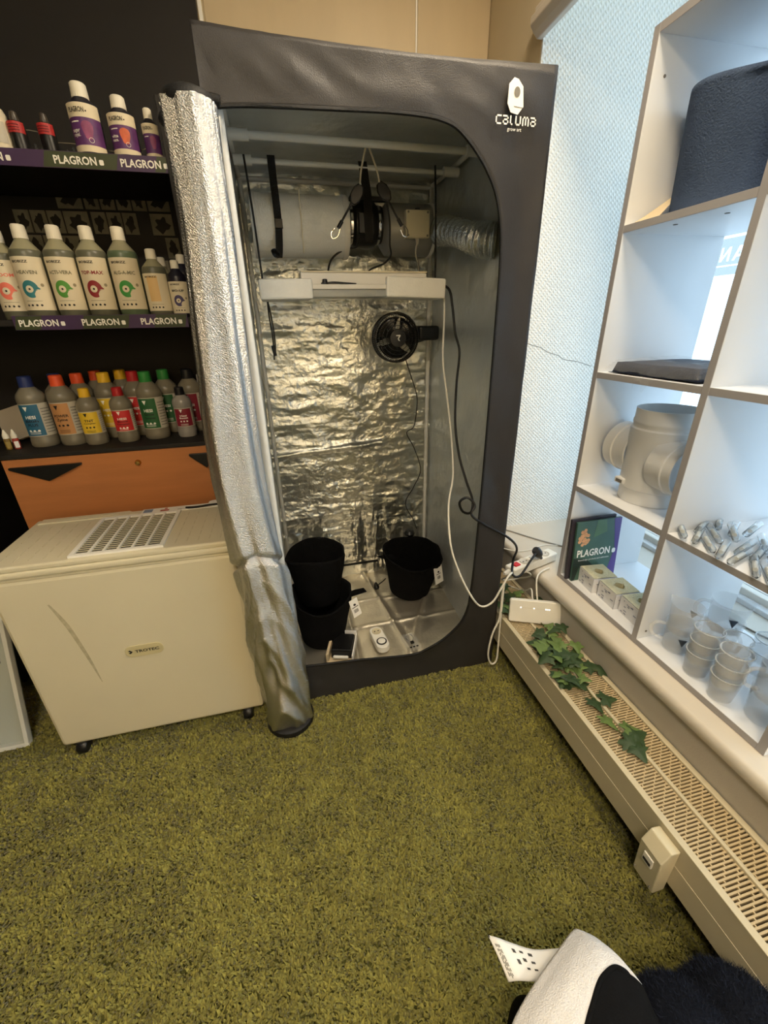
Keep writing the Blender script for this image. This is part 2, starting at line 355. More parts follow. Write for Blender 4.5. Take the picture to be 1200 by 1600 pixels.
# ------------------------------------------------------------------ grow tent
TX0, TX1, TY0, TY1, TZ = -.10, .78, 1.2845, 2.185, 2.0
tent = thing('grow_tent', 'tall black canvas grow tent with open D-shaped door and foil lining', 'tent', (.34, 1.735, 0))
OUT = catmull([(-.082, .24), (-.06, .20), (.02, .186), (.18, .172), (.397, .146), (.481, .165), (.565, .215), (.632, .302), (.653, .456), (.661, .766), (.663, 1.01), (.663, 1.378), (.66, 1.583), (.642, 1.697), (.602, 1.774), (.533, 1.844), (.470, 1.872), (.36, 1.879), (.195, 1.875), (.0, 1.868), (-.082, 1.86)], 6)
OUT = [tuple(p) for p in OUT]; OUT += [(-.085, 1.86-(1.62)*k/30) for k in range(1, 30)]
ctr = (.3, 1.03)
def ray_poly(a):
    dx, dz = math.cos(a), math.sin(a); best = None
    for i in range(len(OUT)):
        (x1, z1), (x2, z2) = OUT[i], OUT[(i+1) % len(OUT)]; ex, ez = x2-x1, z2-z1; den = dx*ez-dz*ex
        if abs(den) < 1e-12: continue
        t = ((x1-ctr[0])*ez-(z1-ctr[1])*ex)/den; s = ((x1-ctr[0])*dz-(z1-ctr[1])*dx)/den
        if t > 0 and -1e-6 <= s <= 1+1e-6: best = t if best is None else max(best, t)
    return best
def ray_rect(a):
    dx, dz = math.cos(a), math.sin(a)
    return min(((TX1-ctr[0])/dx if dx > 1e-9 else 9e9), ((TX0-ctr[0])/dx if dx < -1e-9 else 9e9), ((TZ-ctr[1])/dz if dz > 1e-9 else 9e9), ((0-ctr[1])/dz if dz < -1e-9 else 9e9))
angs = sorted(list(np.linspace(-PI, PI, 240, endpoint=False)) + [math.atan2(z-ctr[1], x-ctr[0]) for x in (TX0, TX1) for z in (0, TZ)] + [math.atan2(p[1]-ctr[1], p[0]-ctr[0]) for p in OUT[::2]])
fb = MB(); K = 14; na = len(angs)
for a in angs:
    t0, t1 = ray_poly(a), ray_rect(a)
    for k in range(K+1):
        t = t0+(t1-t0)*k/K; x = ctr[0]+t*math.cos(a); z = ctr[1]+t*math.sin(a); s = k/K
        wr_ = (ridge(x*3.2+z*1.4, z*2.1+5, 3)-.5)*.022*math.sin(PI*min(1, s*1.02)) + (float(fbm(x*14, z*9, 3))-.5)*.006
        if z > 1.85: wr_ += -.012*max(0, float(ridge(x*5+z*6, z*3+2, 2))-.62)*math.sin(PI*s)*3
        sag = -.010*math.sin(PI*max(0, min(1, (x-TX0)/(TX1-TX0))))*max(0, (z-1.88)/.12)
        fb.v.append((x, TY0-.004+wr_*.9, z+sag))
for i in range(na):
    for k in range(K): fb.f.append((i*(K+1)+k, ((i+1) % na)*(K+1)+k, ((i+1) % na)*(K+1)+k+1, i*(K+1)+k+1)); fb.m.append(0)
fb.build('front_panel', TENT_CLOTH, tent, smooth=180, solid=.003)
zb = MB(); zb.tube([(x, TY0-.008, z) for x, z in OUT[:len(OUT)-29]], .005, 6, 1); zb.build('zip', ZIPM, tent, smooth=60)
# outer side, roof and rear skins
b = MB(); b.box(TX1-.003, TY0, 0, TX1, TY1, TZ); b.build('side_panel', TENT_CLOTH, tent)
b = MB(); b.box(TX0, TY0, 0, TX0+.003, TY1, TZ); b.build('side_panel', TENT_CLOTH, tent)
b = MB(); b.box(TX0, TY1-.003, 0, TX1, TY1, TZ); b.build('rear_panel', TENT_CLOTH, tent)
sheet('roof_panel', TENT_CLOTH, tent, 40, 40, lambda u, v: np.stack([TX0+u*(TX1-TX0), TY0+v*(TY1-TY0), TZ-.010*np.sin(PI*u)*(1-.2*v)+.003*fbm(u*9, v*9)], 1), solid=.003)
# lining
def back_fn(u, v):
    x = TX0+.006+u*(TX1-TX0-.012); z = v*(TZ-.01)
    d = .020*(ridge(x*2.2+4+.6*z, z*5.5+1, 3)-.55)+.0105*(ridge(x*6+2+fbm(z*3, x*3, 2), z*14+3, 3)-.5)+.0035*(fbm(x*34, z*38, 2)-.5)
    low = np.clip((.62-z)/.3, 0, 1); d += low*.035*(ridge(x*7+3*abs(x-.3), z*4+9, 4)-.5)
    d += .012*np.exp(-((z-.80-.06*x)/.012)**2)*(x < .5)
    return np.stack([x, TY1-.030-d*1.15, z], 1)
sheet('back_lining', FOIL, tent, 200, 400, back_fn)
def side_fn(x, s):
    def f(u, v):
        y = TY0+.004+u*(TY1-TY0-.03); z = v*(TZ-.006)
        d = .020*(ridge(y*3.4+9*s, z*3.2+y*2, 3)-.5)+.007*(fbm(y*16, z*20, 3)-.5)
        return np.stack([x-s*(.008+d), y, z], 1)
    return f
sheet('side_lining', FOIL_SOFT, tent, 90, 200, side_fn(TX1-.004, 1)); sheet('side_lining', FOIL_SOFT, tent, 90, 200, side_fn(TX0+.004, -1))
sheet('ceiling_lining', FOIL_SOFT, tent, 90, 90, lambda u, v: np.stack([TX0+.005+u*(TX1-TX0-.01), TY0+.005+v*(TY1-TY0-.03), TZ-.024-.02*(ridge(u*4, v*4, 4)-.5)], 1))
def floor_fn(u, v):
    x = TX0+.006+u*(TX1-TX0-.012); y = TY0+.006+v*(TY1-TY0-.03); z = .012+.012*(fbm(x*7, y*7, 3)-.4)
    for a, b_, c in ((1, 0, .205), (1, .12, .62), (0, 1, 1.66), (.03, 1, 1.88), (1, -.5, -.27)):
        q = (a*x+b_*y-c)/math.hypot(a, b_); z = z+.011*np.exp(-(abs(q)/.010)**1.2)-.004*np.exp(-((q-.03)/.02)**2)
    lip = np.clip((1.345-y)/.06, 0, 1); z = z+lip**2*.10*(1-.0*x)
    return np.stack([x, y, z], 1)
sheet('floor_lining', FOIL_FLOOR, tent, 150, 150, floor_fn)
# poles with plastic corners
def pole(a, b, r=.0085):
    return MB().cyl(a, b, r, 14).build('pole', POLE_M, tent, smooth=60)
for x, y in ((TX0+.030, TY0+.024), (TX1-.032, TY0+.03), (TX0+.032, TY1-.045), (TX1-.034, TY1-.045)): pole((x, y, .012), (x, y, 1.965), .0125 if x < 0 and y < 1.5 else .0095)
for y in (TY0+.03, TY1-.045): pole((TX0+.03, y, 1.955), (TX1-.03, y, 1.955))
for x in (TX0+.03, TX1-.03): pole((x, TY0+.03, 1.962), (x, TY1-.045, 1.962))
pole((TX0+.03, 1.637, 1.932), (TX1-.03, 1.645, 1.932), .0105); pole((TX0+.03, 1.845, 1.93), (TX1-.03, 1.855, 1.93), .0085)
for x, s in ((TX0+.03, 1), (TX1-.03, -1)):
    for y in (1.64, 1.85): MB().cyl((x, y, 1.932), (x+s*.06, y, 1.932), .0155, 14).build('pole_joint', POLE_M, tent, smooth=60)
for x, z in ((.005, 1.83), (.70, 1.845)): boxo('velcro_patch', x-.02, TY1-.075, z-.028, x+.02, TY1-.068, z+.028, BLACK_CLOTH, tent)
MB().box(.18, TY1-.065, .10, .45, TY1-.058, .112).build('vent_seam', ZIPM, tent)
# printed emblem and name
lg = MB(); hx, hz = .661, 1.927
head = [((x-395)*.000187, -(y-380)*.000187) for x, y in ((350, 190), (415, 205), (490, 275), (505, 400), (516, 482), (440, 570), (330, 550), (275, 460), (280, 260))]
F = XZ((hx, TY0-.0185, hz)); lg.flat(head, F)
txt = {'c': [[(1, 1), (0, 1), (0, 0), (1, 0)]], 'a': [[(0, 1), (1, 1), (1, 0)], [(1, 0), (0, 0), (0, .55), (1, .55)]], 'L': [[(0, 1), (0, 0), (.55, 0)]], 'U': [[(0, 1), (0, 0), (1, 0), (1, 1)]], 'm': [[(0, 0), (0, 1), (1, 1), (1, 0)], [(.5, 1), (.5, .1)]]}
def strokes(mb, word, x0, z0, w, h, gap, th, o, fr):
    x = x0
    for ch in word:
        ww = w*(.6 if ch == 'L' else 1.25 if ch == 'm' else 1)
        for pl in txt[ch]:
            for (a, b_), (c, d) in zip(pl[:-1], pl[1:]):
                xa, xb = sorted((x+a*ww, x+c*ww)); za, zb_ = sorted((z0+b_*h, z0+d*h)); mb.flat([(xa-th, za-th), (xb+th, za-th), (xb+th, zb_+th), (xa-th, zb_+th)], fr)
        x += ww+gap
    return x
strokes(lg, 'caLUma', .611, 1.872, .0125, .0155, .0075, .0017, None, XZ((0, TY0-.0185, 0)))
text(lg, 'grow art', .040, XZ((.663, TY0-.0185, 1.8625)), bold=False)
lo = lg.build('printed_logo', WINK, tent, local=False)
eb = MB(); eb.flat(circ(.0105, 20, .002, .008, .8), F, e=.0006); eb.flat([(-.004, -.019), (.0215, -.021), (.0215, -.0225), (-.004, -.0205)], F, e=.0006); eb.build('logo_eye', GREYINK, lo)
# rolled door hanging at the left jamb
rax = catmull([(-.122, 1.222, 1.845), (-.126, 1.218, 1.6), (-.140, 1.216, 1.35), (-.150, 1.216, 1.1), (-.146, 1.213, .9), (-.134, 1.208, .74), (-.128, 1.205, .6), (-.122, 1.205, .4), (-.113, 1.205, .22), (-.110, 1.205, .04)], 20)
rax = np.array(rax); 
def roll_fn(u, v):
    n = len(rax)-1; t = v*n; i = np.clip(t.astype(int), 0, n-1); f = (t-i)[:, None]; c = rax[i]*(1-f)+rax[i+1]*f
    a = 2*PI*u; z = c[:, 2]; au = np.cos(a); bu = np.sin(a)
    fac = 1/np.cos(((a+.35+.5*z) % (2*PI/5))-PI/5); rad = (.88+.16*(fac-1)/.236)*.052+.016*np.clip((1.75-z)/.6, 0, 1)+.012*np.clip((.62-z)/.5, 0, 1)
    cr = .046*(ridge(au*1.1+4+z*1.2, bu*1.1+z*3.4, 2)-.6)*np.clip((.86-z)/.25, .06, 1)
    cr = cr-.020*np.exp(-((z-.715+.05*bu)/.012)**2)+.022*(ridge(au*1.2+9, bu*1.2+z*.55, 2)-.5)+.004*(fbm(au*5+3, bu*5+z*3, 2)-.5)
    r = rad+cr
    return np.stack([c[:, 0]+r*au*1.05, c[:, 1]+r*bu*.9, z], 1)
rl = sheet('rolled_door', FOIL_ROLL, tent, 72, 300, roll_fn)
MB().lathe([(.0, .0), (.084, .0), (.089, .012), (.088, .03), (.078, .034), (.0, .03)], 28, (-.110, 1.205, .004)).build('door_hem', ZIPM, rl, smooth=50)
cp = MB(); cp.lathe([(.0, .022), (.03, .020), (.050, .010), (.053, -.004), (.05, -.012)], 24, (-.122, 1.226, 1.848)); cp.tube([(-.165, 1.20, 1.80), (-.178, 1.235, 1.82), (-.15, 1.272, 1.85), (-.09, 1.276, 1.872), (-.06, 1.276, 1.87)], .012, 8); cp.build('door_tie', ZIPM, rl, smooth=60)

# pale hem of the rolled door, a narrow strip beside the foil
hm = MB(); hp = [(-.064, 1.84), (-.076, 1.667), (-.072, 1.498), (-.082, 1.193), (-.084, .869)]
hc = catmull([(a, 0, b_) for a, b_ in hp], 6)
for p, q in zip(hc[:-1], hc[1:]): hm.add([(p[0]-.035, 1.262, p[2]), (p[0], 1.262, p[2]), (q[0], 1.262, q[2]), (q[0]-.035, 1.262, q[2]), (p[0]-.035, 1.266, p[2]), (p[0], 1.266, p[2]), (q[0], 1.266, q[2]), (q[0]-.035, 1.266, q[2])], [(0, 1, 2, 3), (7, 6, 5, 4), (0, 4, 5, 1), (1, 5, 6, 2), (3, 2, 6, 7), (0, 3, 7, 4)])
hm.build('door_edge', PAPER, rl)
# ------------------------------------------------------------------ drawer cabinet and black display shelf
cab = thing('drawer_cabinet', 'orange beech drawer cabinet with black triangular grips behind the white machine', 'cabinet', (-.62, 1.9, 0))
b = MB(); b.box(-1.0, 1.72, 0, -.27, 2.1, .992); b.build('body', WOOD, cab, bevel=.002)
boxo('top', -1.12, 1.695, .994, -.262, 2.16, 1.0095, BLACK_BOARD, cab, .002)
for z0, z1 in ((.655, .992), (.33, .65), (.02, .325)):
    dr = boxo('drawer', -1.0, 1.70, z0, -.27, 1.72, z1, WOOD, cab, .002)
    for xc in (-.866, -.256-.118+.03):
        w = .116
        if xc > -.5: xc = -.388+.058+.01; w = .058
        g = MB(); g.prism([(-w, 0), (-w*.02, -.052), (w, 0), (w, .007), (-w, .007)], .012, XZ((xc, 1.7, z1-.034)))
        g.build('grip', BLACK_PL, dr, bevel=.002)
    k = MB(); k.lathe([(.0, .014), (.0075, .013), (.011, .006), (.011, 0)], 18, (-.563, 1.70, z1-.045), Matrix.Rotation(PI/2, 3, 'X')); ko = k.build('lock', BRASS, dr, smooth=50)
shf = thing('display_shelf', 'black display shelf with printed purple and olive price strips beside the tent', 'shelf', (-.62, 1.9, 1.0095))
for z in (1.445, 1.889):
    boxo('shelf_board', -1.24, 1.712, z-.02, -.262, 2.15, z, BLACK_BOARD, shf, .002)
boxo('side_panel', -.262, 1.70, 1.01, -.244, 2.15, 2.03, BLACK_BOARD, shf, .002)
boxo('side_panel', -1.258, 1.70, 0, -1.24, 2.15, 2.03, BLACK_BOARD, shf, .002)
boxo('back_panel', -1.24, 2.15, 1.01, -.262, 2.165, 2.03, BLACK_BOARD, shf)
def strip(z0, z1, x0, x1, cells, words):
    s = boxo('price_strip', x0, 1.706, z0, x1, 1.7115, z1, PURPLE, shf, .0008)
    ob = MB()
    for a, c in cells: ob.flat([(a, z0+.0015), (c-.012, z0+.0015), (c, z1-.0015), (a+.012, z1-.0015)], XZ((0, 1.706, 0)), e=.0005)
    ob.build('olive_band', OLIVE, s)
    for xc in words:
        tb = MB()
        text(tb, 'PLAGRON', .112, XZ((xc-.008, 1.706, (z0+z1)/2)), bold=True, height=.0195, e=.001)
        tb.flat(rrect(.012, .013, .003, 3, xc+.061, (z0+z1)/2-.003), XZ((0, 1.706, 0)), e=.001)
        tb.build('lettering', WINK, s)
strip(1.846, 1.887, -.98, -.258, [(-.60, -.395), (-.30, -.258)], (-.745, -.505, -.328))
strip(1.413, 1.456, -.815, -.289, [(-.815, -.73), (-.62, -.47), (-.40, -.289)], (-.735, -.554, -.375))
pw = mat('poster_grey', (128, 124, 108), .7, 0, .25, 26); pd = mat('poster_dark', (34, 32, 28), .7, 0, .2, 20)
def sheetcard(x0, z0, w, h):
    o = boxo('photo_card', x0, 2.143, z0, x0+w, 2.149, z0+h, pw, shf)
    m = MB(); n = 14; pts = [(x0+w/2+w*.3*(1+.35*math.sin(k*2.3+x0*40))*math.cos(2*PI*k/n), z0+h*.48+h*.36*(1+.3*math.cos(k*1.7+z0*30))*math.sin(2*PI*k/n)) for k in range(n)]
    m.flat(pts, XZ((0, 2.143, 0)), e=.0006); m.build('plant_picture', pd, o)
for j, (z0, cols) in enumerate(((1.835, ((-.745, .085), (-.652, .05), (-.597, .05), (-.54, .05), (-.485, .05), (-.43, .08))), (1.755, ((-.90, .05), (-.845, .05), (-.79, .05), (-.735, .085), (-.64, .05), (-.585, .05), (-.53, .05), (-.43, .08))), (1.675, ((-.88, .05), (-.825, .05), (-.77, .05), (-.72, .05), (-.39, .05))), (1.595, ((-.44, .045), (-.385, .045))))):
    for x0, w in cols: sheetcard(x0, z0, w, .072)
# fairy-light wire with clear drops, strung along the top shelf
wire = MB(); wp_ = [(-.90, 1.80, 1.94), (-.642, 1.79, 1.955), (-.60, 1.79, 1.932), (-.521, 1.79, 1.929), (-.43, 1.80, 1.92), (-.35, 1.80, 1.925), (-.275, 1.79, 1.952)]
wire.tube(wp_, .0011, 5, 5); wo = wire.build('light_string', mat('clear_wire', (150, 140, 120), .3, 0, .05, 9)); tagp(wo, 'thin wire with clear drops strung along the top shelf', 'string lights')
WM[wo.name] = Matrix.Identity(4)
for x, z in ((-.635, 1.915), (-.62, 1.905), (-.59, 1.918), (-.552, 1.905), (-.535, 1.912)):
    MB().lathe([(.0, -.012), (.004, -.006), (.003, .006), (.0, .012)], 8, (x, 1.789, z)).build('clear_drop', TUBE_G, wo, smooth=60)
tg = MB(); tg.prism([(-.016, .018), (.016, .018), (.002, -.03)], .003, XZ((-.236, 1.70, 1.993))); boxo('tag_post', -.2375, 1.7003, 1.95, -.2345, 1.7033, 2.01, BLACK_PL, shf); tg.build('white_tag', PAPER, shf)

# ------------------------------------------------------------------ bottles
BODY_G = mat('grey_green_bottle', (98, 98, 82), .35, 0, .06, 12); BODY_L = mat('pale_bottle_shoulder', (150, 146, 118), .35, 0, .05, 12)
BODY_GR = mat('green_tinted_bottle', (92, 108, 82), .35, 0, .06, 12); BODY_H = mat('smoky_bottle', (122, 116, 100), .32, 0, .06, 12)
NAVY = mat('navy_bottle', (28, 26, 38), .32, 0, .08, 12); LABEL = mat('cream_label', (222, 210, 182), .55, 0, .03, 14); CAPW = mat('white_cap', (232, 226, 208), .45, 0, .03, 14)
GOLD_INK = mat('taupe_ink', (150, 138, 110), .6, 0, .1, 30)
def cap(mb_name, r, z0, z1, m, par, ribs=22, taper=.94):
    b = MB(); prof = [(0, z0), (r, z0), (r, z0+.3*(z1-z0)), (r*taper, z1-.003), (r*taper-.003, z1), (0, z1)]; b.lathe(prof, ribs*2, (0, 0, 0))
    for i in range(len(b.v)):
        x, y, z = b.v[i]; k = i % (ribs*2)
        if k % 2 and z < z1-.004: b.v[i] = (x*.95, y*.95, z)
    return b.build(mb_name, m, par, smooth=35, local=True)
def inks(b, st, w, R, z, mi, e, h=None, dx=0): return text(b, st, w, None, dx, z, True, mi, h, e, R)
def bio(label, x, y, name, ink, Hh=.265, R=.0445, green=False, rz=0, z=1.4455, textless=False, dark=False, group='cream-labelled nutrient bottles'):
    t = thing('nutrient_bottle', label, 'bottle', (x, y, z), rz, group); k = Hh/.265
    bm_ = NAVY if dark else BODY_GR if green else BODY_G
    zs = .196*k if Hh > .23 else .74*Hh
    zc = Hh*.865; nr = R*.40
    prof = [(0, 0), (R*.93, 0), (R, .006), (R, zs-.022), (R*.99, zs-.008), (R*.93, zs), (nr*1.12, zc-.006), (nr, zc), (nr, zc+.01), (0, zc+.01)]
    b = MB(); b.lathe(prof, 36, mis=[0, 0, 0, 0, 0, 1, 1, 1, 1]); b.build('body', [bm_, bm_ if dark else BODY_L], t, smooth=40, local=True)
    cap('cap', nr*1.12, zc-.002, Hh, CAPW, t)
    z0, z1 = .10*Hh if Hh > .2 else .07*Hh, zs-.02
    hw = 1.25*R; lb = MB(); wrect(lb, -hw, z0, hw, z1, R, .0008, n=20); l = lb.build('label', LABEL, t, smooth=60, local=True)
    hh = z1-z0; d = MB(); inks(d, 'BIOBIZZ', R*1.0, R, z1-hh*.09, 0, .0016, h=hh*.045, dx=-R*.22)
    for q, xx in enumerate((-.5, -.22, .06, .34)): wpoly(d, circ(R*.075, 8, xx*R, z0+hh*.095), R, .0014)
    wrect(d, -.55*R, z0+hh*.175, .45*R, z0+hh*.18, R, .0014); d.build('print', INK, l, local=True)
    if not textless:
        c = MB(); inks(c, name, R*(1.5 if len(name) > 6 else 1.25), R, z1-hh*.285, 0, .0016, h=hh*.066, dx=0)
        c.build('product_name', ink[0], l, local=True); zc2 = z0+hh*.40
        e = MB(); rr = R*.50; pts = [(rr*1.0*math.cos(a), rr*1.12*math.sin(a)) for a in np.linspace(math.radians(2), math.radians(292), 26)] + [(rr*.36, -rr*.62), (rr*.62, -rr*.2)]
        pts[0] = (rr*1.25, rr*.02)
        wpoly(e, [(a-R*.05, bb+zc2) for a, bb in pts], R, .0014); eo = e.build('emblem', ink[1], l, local=True)
        e = MB(); wpoly(e, circ(rr*.46, 16, -R*.09, zc2, 1), R, .0019); e.build('emblem_ring', LABEL, l, local=True)
        e = MB(); wpoly(e, circ(rr*.14, 10, -R*.08, zc2, 1), R, .0024); e.build('emblem_dot', INK, l, local=True)
        e = MB(); wpoly(e, circ(R*.11, 10, .72*R, zc2+hh*.08, 1), R, .0014); e.build('seal', GOLD_INK, l, local=True)
    return t
def ink(n, rgb): return mat(n+'_ink', rgb, .55, 0, .04, 20)
tl, gn, rd, pk, vio, yel = ink('teal', (48, 120, 128)), ink('leaf_green', (84, 148, 60)), ink('dark_red', (140, 40, 44)), ink('salmon', (232, 120, 100)), ink('violet', (74, 66, 104)), ink('amber', (214, 176, 120))
dg_ = ink('grey_olive', (120, 116, 90))
bio('cream-labelled bottle with salmon bird emblem cut by the frame edge', -.822, 1.79, 'BLOOM', (pk, pk), .258, rz=.1)
bio('cream-labelled bottle with teal bird emblem reading HEAVEN', -.742, 1.765, 'HEAVEN', (dg_, tl), .268, rz=.05)
bio('cream-labelled bottle with light green emblem reading ACTI-VERA', -.648, 1.765, 'ACTI-VERA', (dg_, gn), .268, rz=.02)
bio('cream-labelled bottle with dark red emblem reading TOP-MAX', -.556, 1.765, 'TOP-MAX', (rd, rd), .268, rz=0)
bio('green tinted bottle with green emblem beside the TOP-MAX bottle', -.463, 1.765, 'ALG-A-MIC', (dg_, ink('mid_green', (64, 150, 66))), .268, rz=.05, green=True)
sm = bio('smaller pale bottle with faded peach label, last but one on middle shelf', -.376, 1.762, '', (yel, yel), .208, .038, rz=0, textless=True)
pb = MB(); wrect(pb, -.022, .05, .012, .125, .038, .0013); pb.build('faded_print', ink('peach', (226, 190, 132)), sm, local=True)
bio('small dark bottle with violet emblem at right end of middle shelf', -.307, 1.757, 'BIO-UP', (INK, vio), .176, .031, dark=True)
bio('pale capped bottle half hidden behind the faded peach bottle', -.372, 1.87, '', (yel, yel), .198, .036, textless=True)
bio('dark capped bottle at the back behind the violet emblem bottle', -.300, 1.85, '', (yel, yel), .205, .033, textless=True, dark=True)
def hesi(label, x, y, capc, pan, lines, Hh=.254, R=.0455, rz=0, full=False, capr=.42, body=None, z=1.0095):
    t = thing('fertilizer_bottle', label, 'bottle', (x, y, z), rz, 'grey bottles with coloured caps'); zs = Hh*.735; zc = Hh*.865; nr = R*capr
    prof = [(0, 0), (R*.9, 0), (R, .007), (R, .025), (R*.965, .03), (R*.965, zs-.024), (R, zs-.02), (R, zs-.006), (R*.9, zs+.006), (nr*1.15, zc-.004), (nr, zc), (nr, zc+.01), (0, zc+.01)]
    b = MB(); b.lathe(prof, 36); b.build('body', body or BODY_H, t, smooth=40, local=True)
    cap('cap', nr*1.18, zc-.004, Hh, capc, t)
    z0, z1 = .042, zs-.026; hh = z1-z0; lb = MB(); wrect(lb, -R*.92, z0, R*1.5, z1, R, .0008, n=20); l = lb.build('label', mat('grey_label', (190, 184, 168), .55, 0, .04, 14), t, smooth=60, local=True)
    a1 = R*(.9 if full else .55); pm = MB(); wrect(pm, -R*.86, z0+.003, a1, z1-.003, R, .0014, n=14); p = pm.build('colour_panel', pan, l, smooth=60, local=True)
    xm = (-R*.86+a1)/2; d = MB(); wd_ = INK if lines[0][1] == 'k' and lines[0][0] not in ('HESI', 'Hesi') else WINK
    w = MB(); dk = MB()
    tri = [(-R*.16, R*.14), (R*.16, R*.14), (0, -R*.22)]; wpoly(w if wd_ is WINK else dk, [(a+xm-R*.15, bb+z1-hh*.14) for a, bb in tri], R, .002)
    zz = z1-hh*.40
    for st, c, wid, hgt in lines:
        inks(w if c == 'w' else dk, st, R*wid*1.12, R, zz, 0, .002, h=hh*hgt*1.35, dx=xm+R*.02); zz -= hh*.12
    for q in (-1, 0, 1): wpoly(w if c == 'w' or wd_ is WINK else dk, circ(R*.09, 8, xm+q*R*.3, zz-hh*.06), R, .002)
    for q in range(3): wrect(w if wd_ is WINK else dk, xm-R*.40, z0+hh*(.08+.035*q), xm+R*.36, z0+hh*(.090+.035*q), R, .002)
    if w.v: w.build('white_print', WINK, p, local=True)
    if dk.v: dk.build('dark_print', INK, p, local=True)
    s = MB()
    for q in range(9): wrect(s, a1+R*.12, z0+hh*(.1+.09*q), R*1.35, z0+hh*(.125+.09*q), R, .0014)
    s.build('small_print', GREYINK, l, local=True)
    return t
BL, OR, YE, RE, GR, BK = [mat(n+'_cap', c, .4, 0, .05, 14) for n, c in (('blue', (38, 52, 104)), ('orange', (222, 84, 44)), ('yellow', (226, 180, 44)), ('red', (176, 36, 40)), ('green', (46, 128, 58)), ('black', (26, 26, 30)))]
pB, pO, pY, pR, pG, pM = [mat(n+'_panel', c, .5, 0, .05, 14) for n, c in (('blue', (40, 98, 128)), ('tan', (190, 138, 88)), ('yellow', (226, 190, 52)), ('red', (196, 44, 46)), ('dark_green', (36, 92, 52)), ('maroon', (128, 30, 48)))]
hesi('blue-capped grey bottle with blue label at left of lower shelf', -.905, 1.835, BL, pB, [('HESI', 'w', .6, .07), ('Blüh', 'k', .8, .05), ('PLUS', 'k', .6, .06)], rz=.12)
hesi('orange-capped grey bottle with tan label reading POWER Zyme', -.803, 1.83, OR, pO, [('POWER', 'k', .95, .06), ('Zyme', 'k', .7, .06)], rz=.08)
hesi('yellow-capped short bottle with yellow label reading TNT', -.716, 1.805, YE, pY, [('TNT', 'k', .7, .075), ('Complex', 'k', .9, .04)], .206, .038, rz=.05, full=True)
hesi('red-capped short bottle with bright red label', -.606, 1.81, RE, pR, [('HESI', 'w', .7, .07), ('Bloom', 'k', .8, .06), ('Complex', 'k', 1., .05)], .204, .038, rz=.05, full=True)
hesi('green-capped grey bottle with dark green label', -.506, 1.835, GR, pG, [('HESI', 'w', .6, .07), ('Grow', 'k', .7, .06), ('Complex', 'k', .8, .045)], rz=.05)
hesi('black-capped slim bottle with maroon label reading Hesi Boost', -.392, 1.825, BK, pM, [('Hesi', 'w', .6, .065), ('Boost', 'w', .75, .065)], .192, .0355, rz=.05, full=True, body=mat('grey_bottle', (150, 146, 140), .3, 0, .05, 10))
for lb_, x, y, c, p in (('blue-capped bottle behind the blue-labelled bottle', -.862, 1.955, BL, pB), ('orange-capped bottle behind the tan-labelled bottle', -.775, 1.93, OR, pO),
                        ('darker orange-capped bottle at the very back, third of the orange caps', -.745, 2.03, OR, pO), ('taller yellow-capped bottle behind the TNT bottle', -.678, 1.92, YE, pY),
                        ('yellow-capped bottle at the very back behind the tall yellow one', -.652, 2.03, YE, pY), ('taller red-capped bottle behind the red-labelled bottle', -.575, 1.925, RE, pR),
                        ('green-capped bottle behind the green-labelled bottle', -.467, 1.945, GR, pG), ('black-capped grey bottle behind the maroon-labelled bottle', -.372, 1.93, BK, pM)):
    hesi(lb_, x, y, c, p, [('HESI', 'w', .6, .06)], .25, .0455, rz=.1)
cb = MB(); cb.box(-.338, 1.93, 1.0095, -.268, 2.0, 1.235); cbo = cb.build('carton', mat('grey_carton', (150, 146, 140), .7, 0, .05, 8), bevel=.002); tagp(cbo, 'plain pale grey carton at right end of lower shelf', 'box')
for x, c, l in ((-1.012, mat('olive_dropper', (120, 96, 40), .4), 'tiny olive dropper bottle with white tip'), (-.985, mat('red_dropper', (150, 52, 40), .4), 'tiny red dropper bottle with white tip')):
    t = thing('dropper_bottle', l, 'bottle', (x, 1.80, 1.0095), 0, 'tiny dropper bottles')
    MB().lathe([(0, 0), (.0095, 0), (.0105, .003), (.0105, .036), (.006, .043), (0, .043)], 18).build('body', c, t, smooth=40, local=True)
    MB().lathe([(.0095, .041), (.0095, .052), (.0035, .069), (.002, .073), (0, .073)], 16).build('cap', CAPW, t, smooth=40, local=True)
    lb = MB(); wrect(lb, -.002, .006, .012, .03, .0105, .0006); lb.build('label', PAPER if 'red' in l else mat('olive_label', (150, 130, 70), .6), t, local=True)
lf = thing('leaflet_stack', 'grey leaflets leaning at left end of lower shelf', 'leaflets', (-1.03, 1.93, 1.0095))
for k in range(3):
    M = Matrix.Translation((-1.02+.012*k, 1.90+.02*k, 1.026)) @ Matrix.Rotation(-.28, 4, 'Y') @ Matrix.Rotation(-.35, 4, 'X')
    MB().box(-.05, 0, 0, .05, .003, .125, M=M).build('leaflet', KRAFT if k else mat('grey_leaflet', (160, 150, 134), .8), lf)
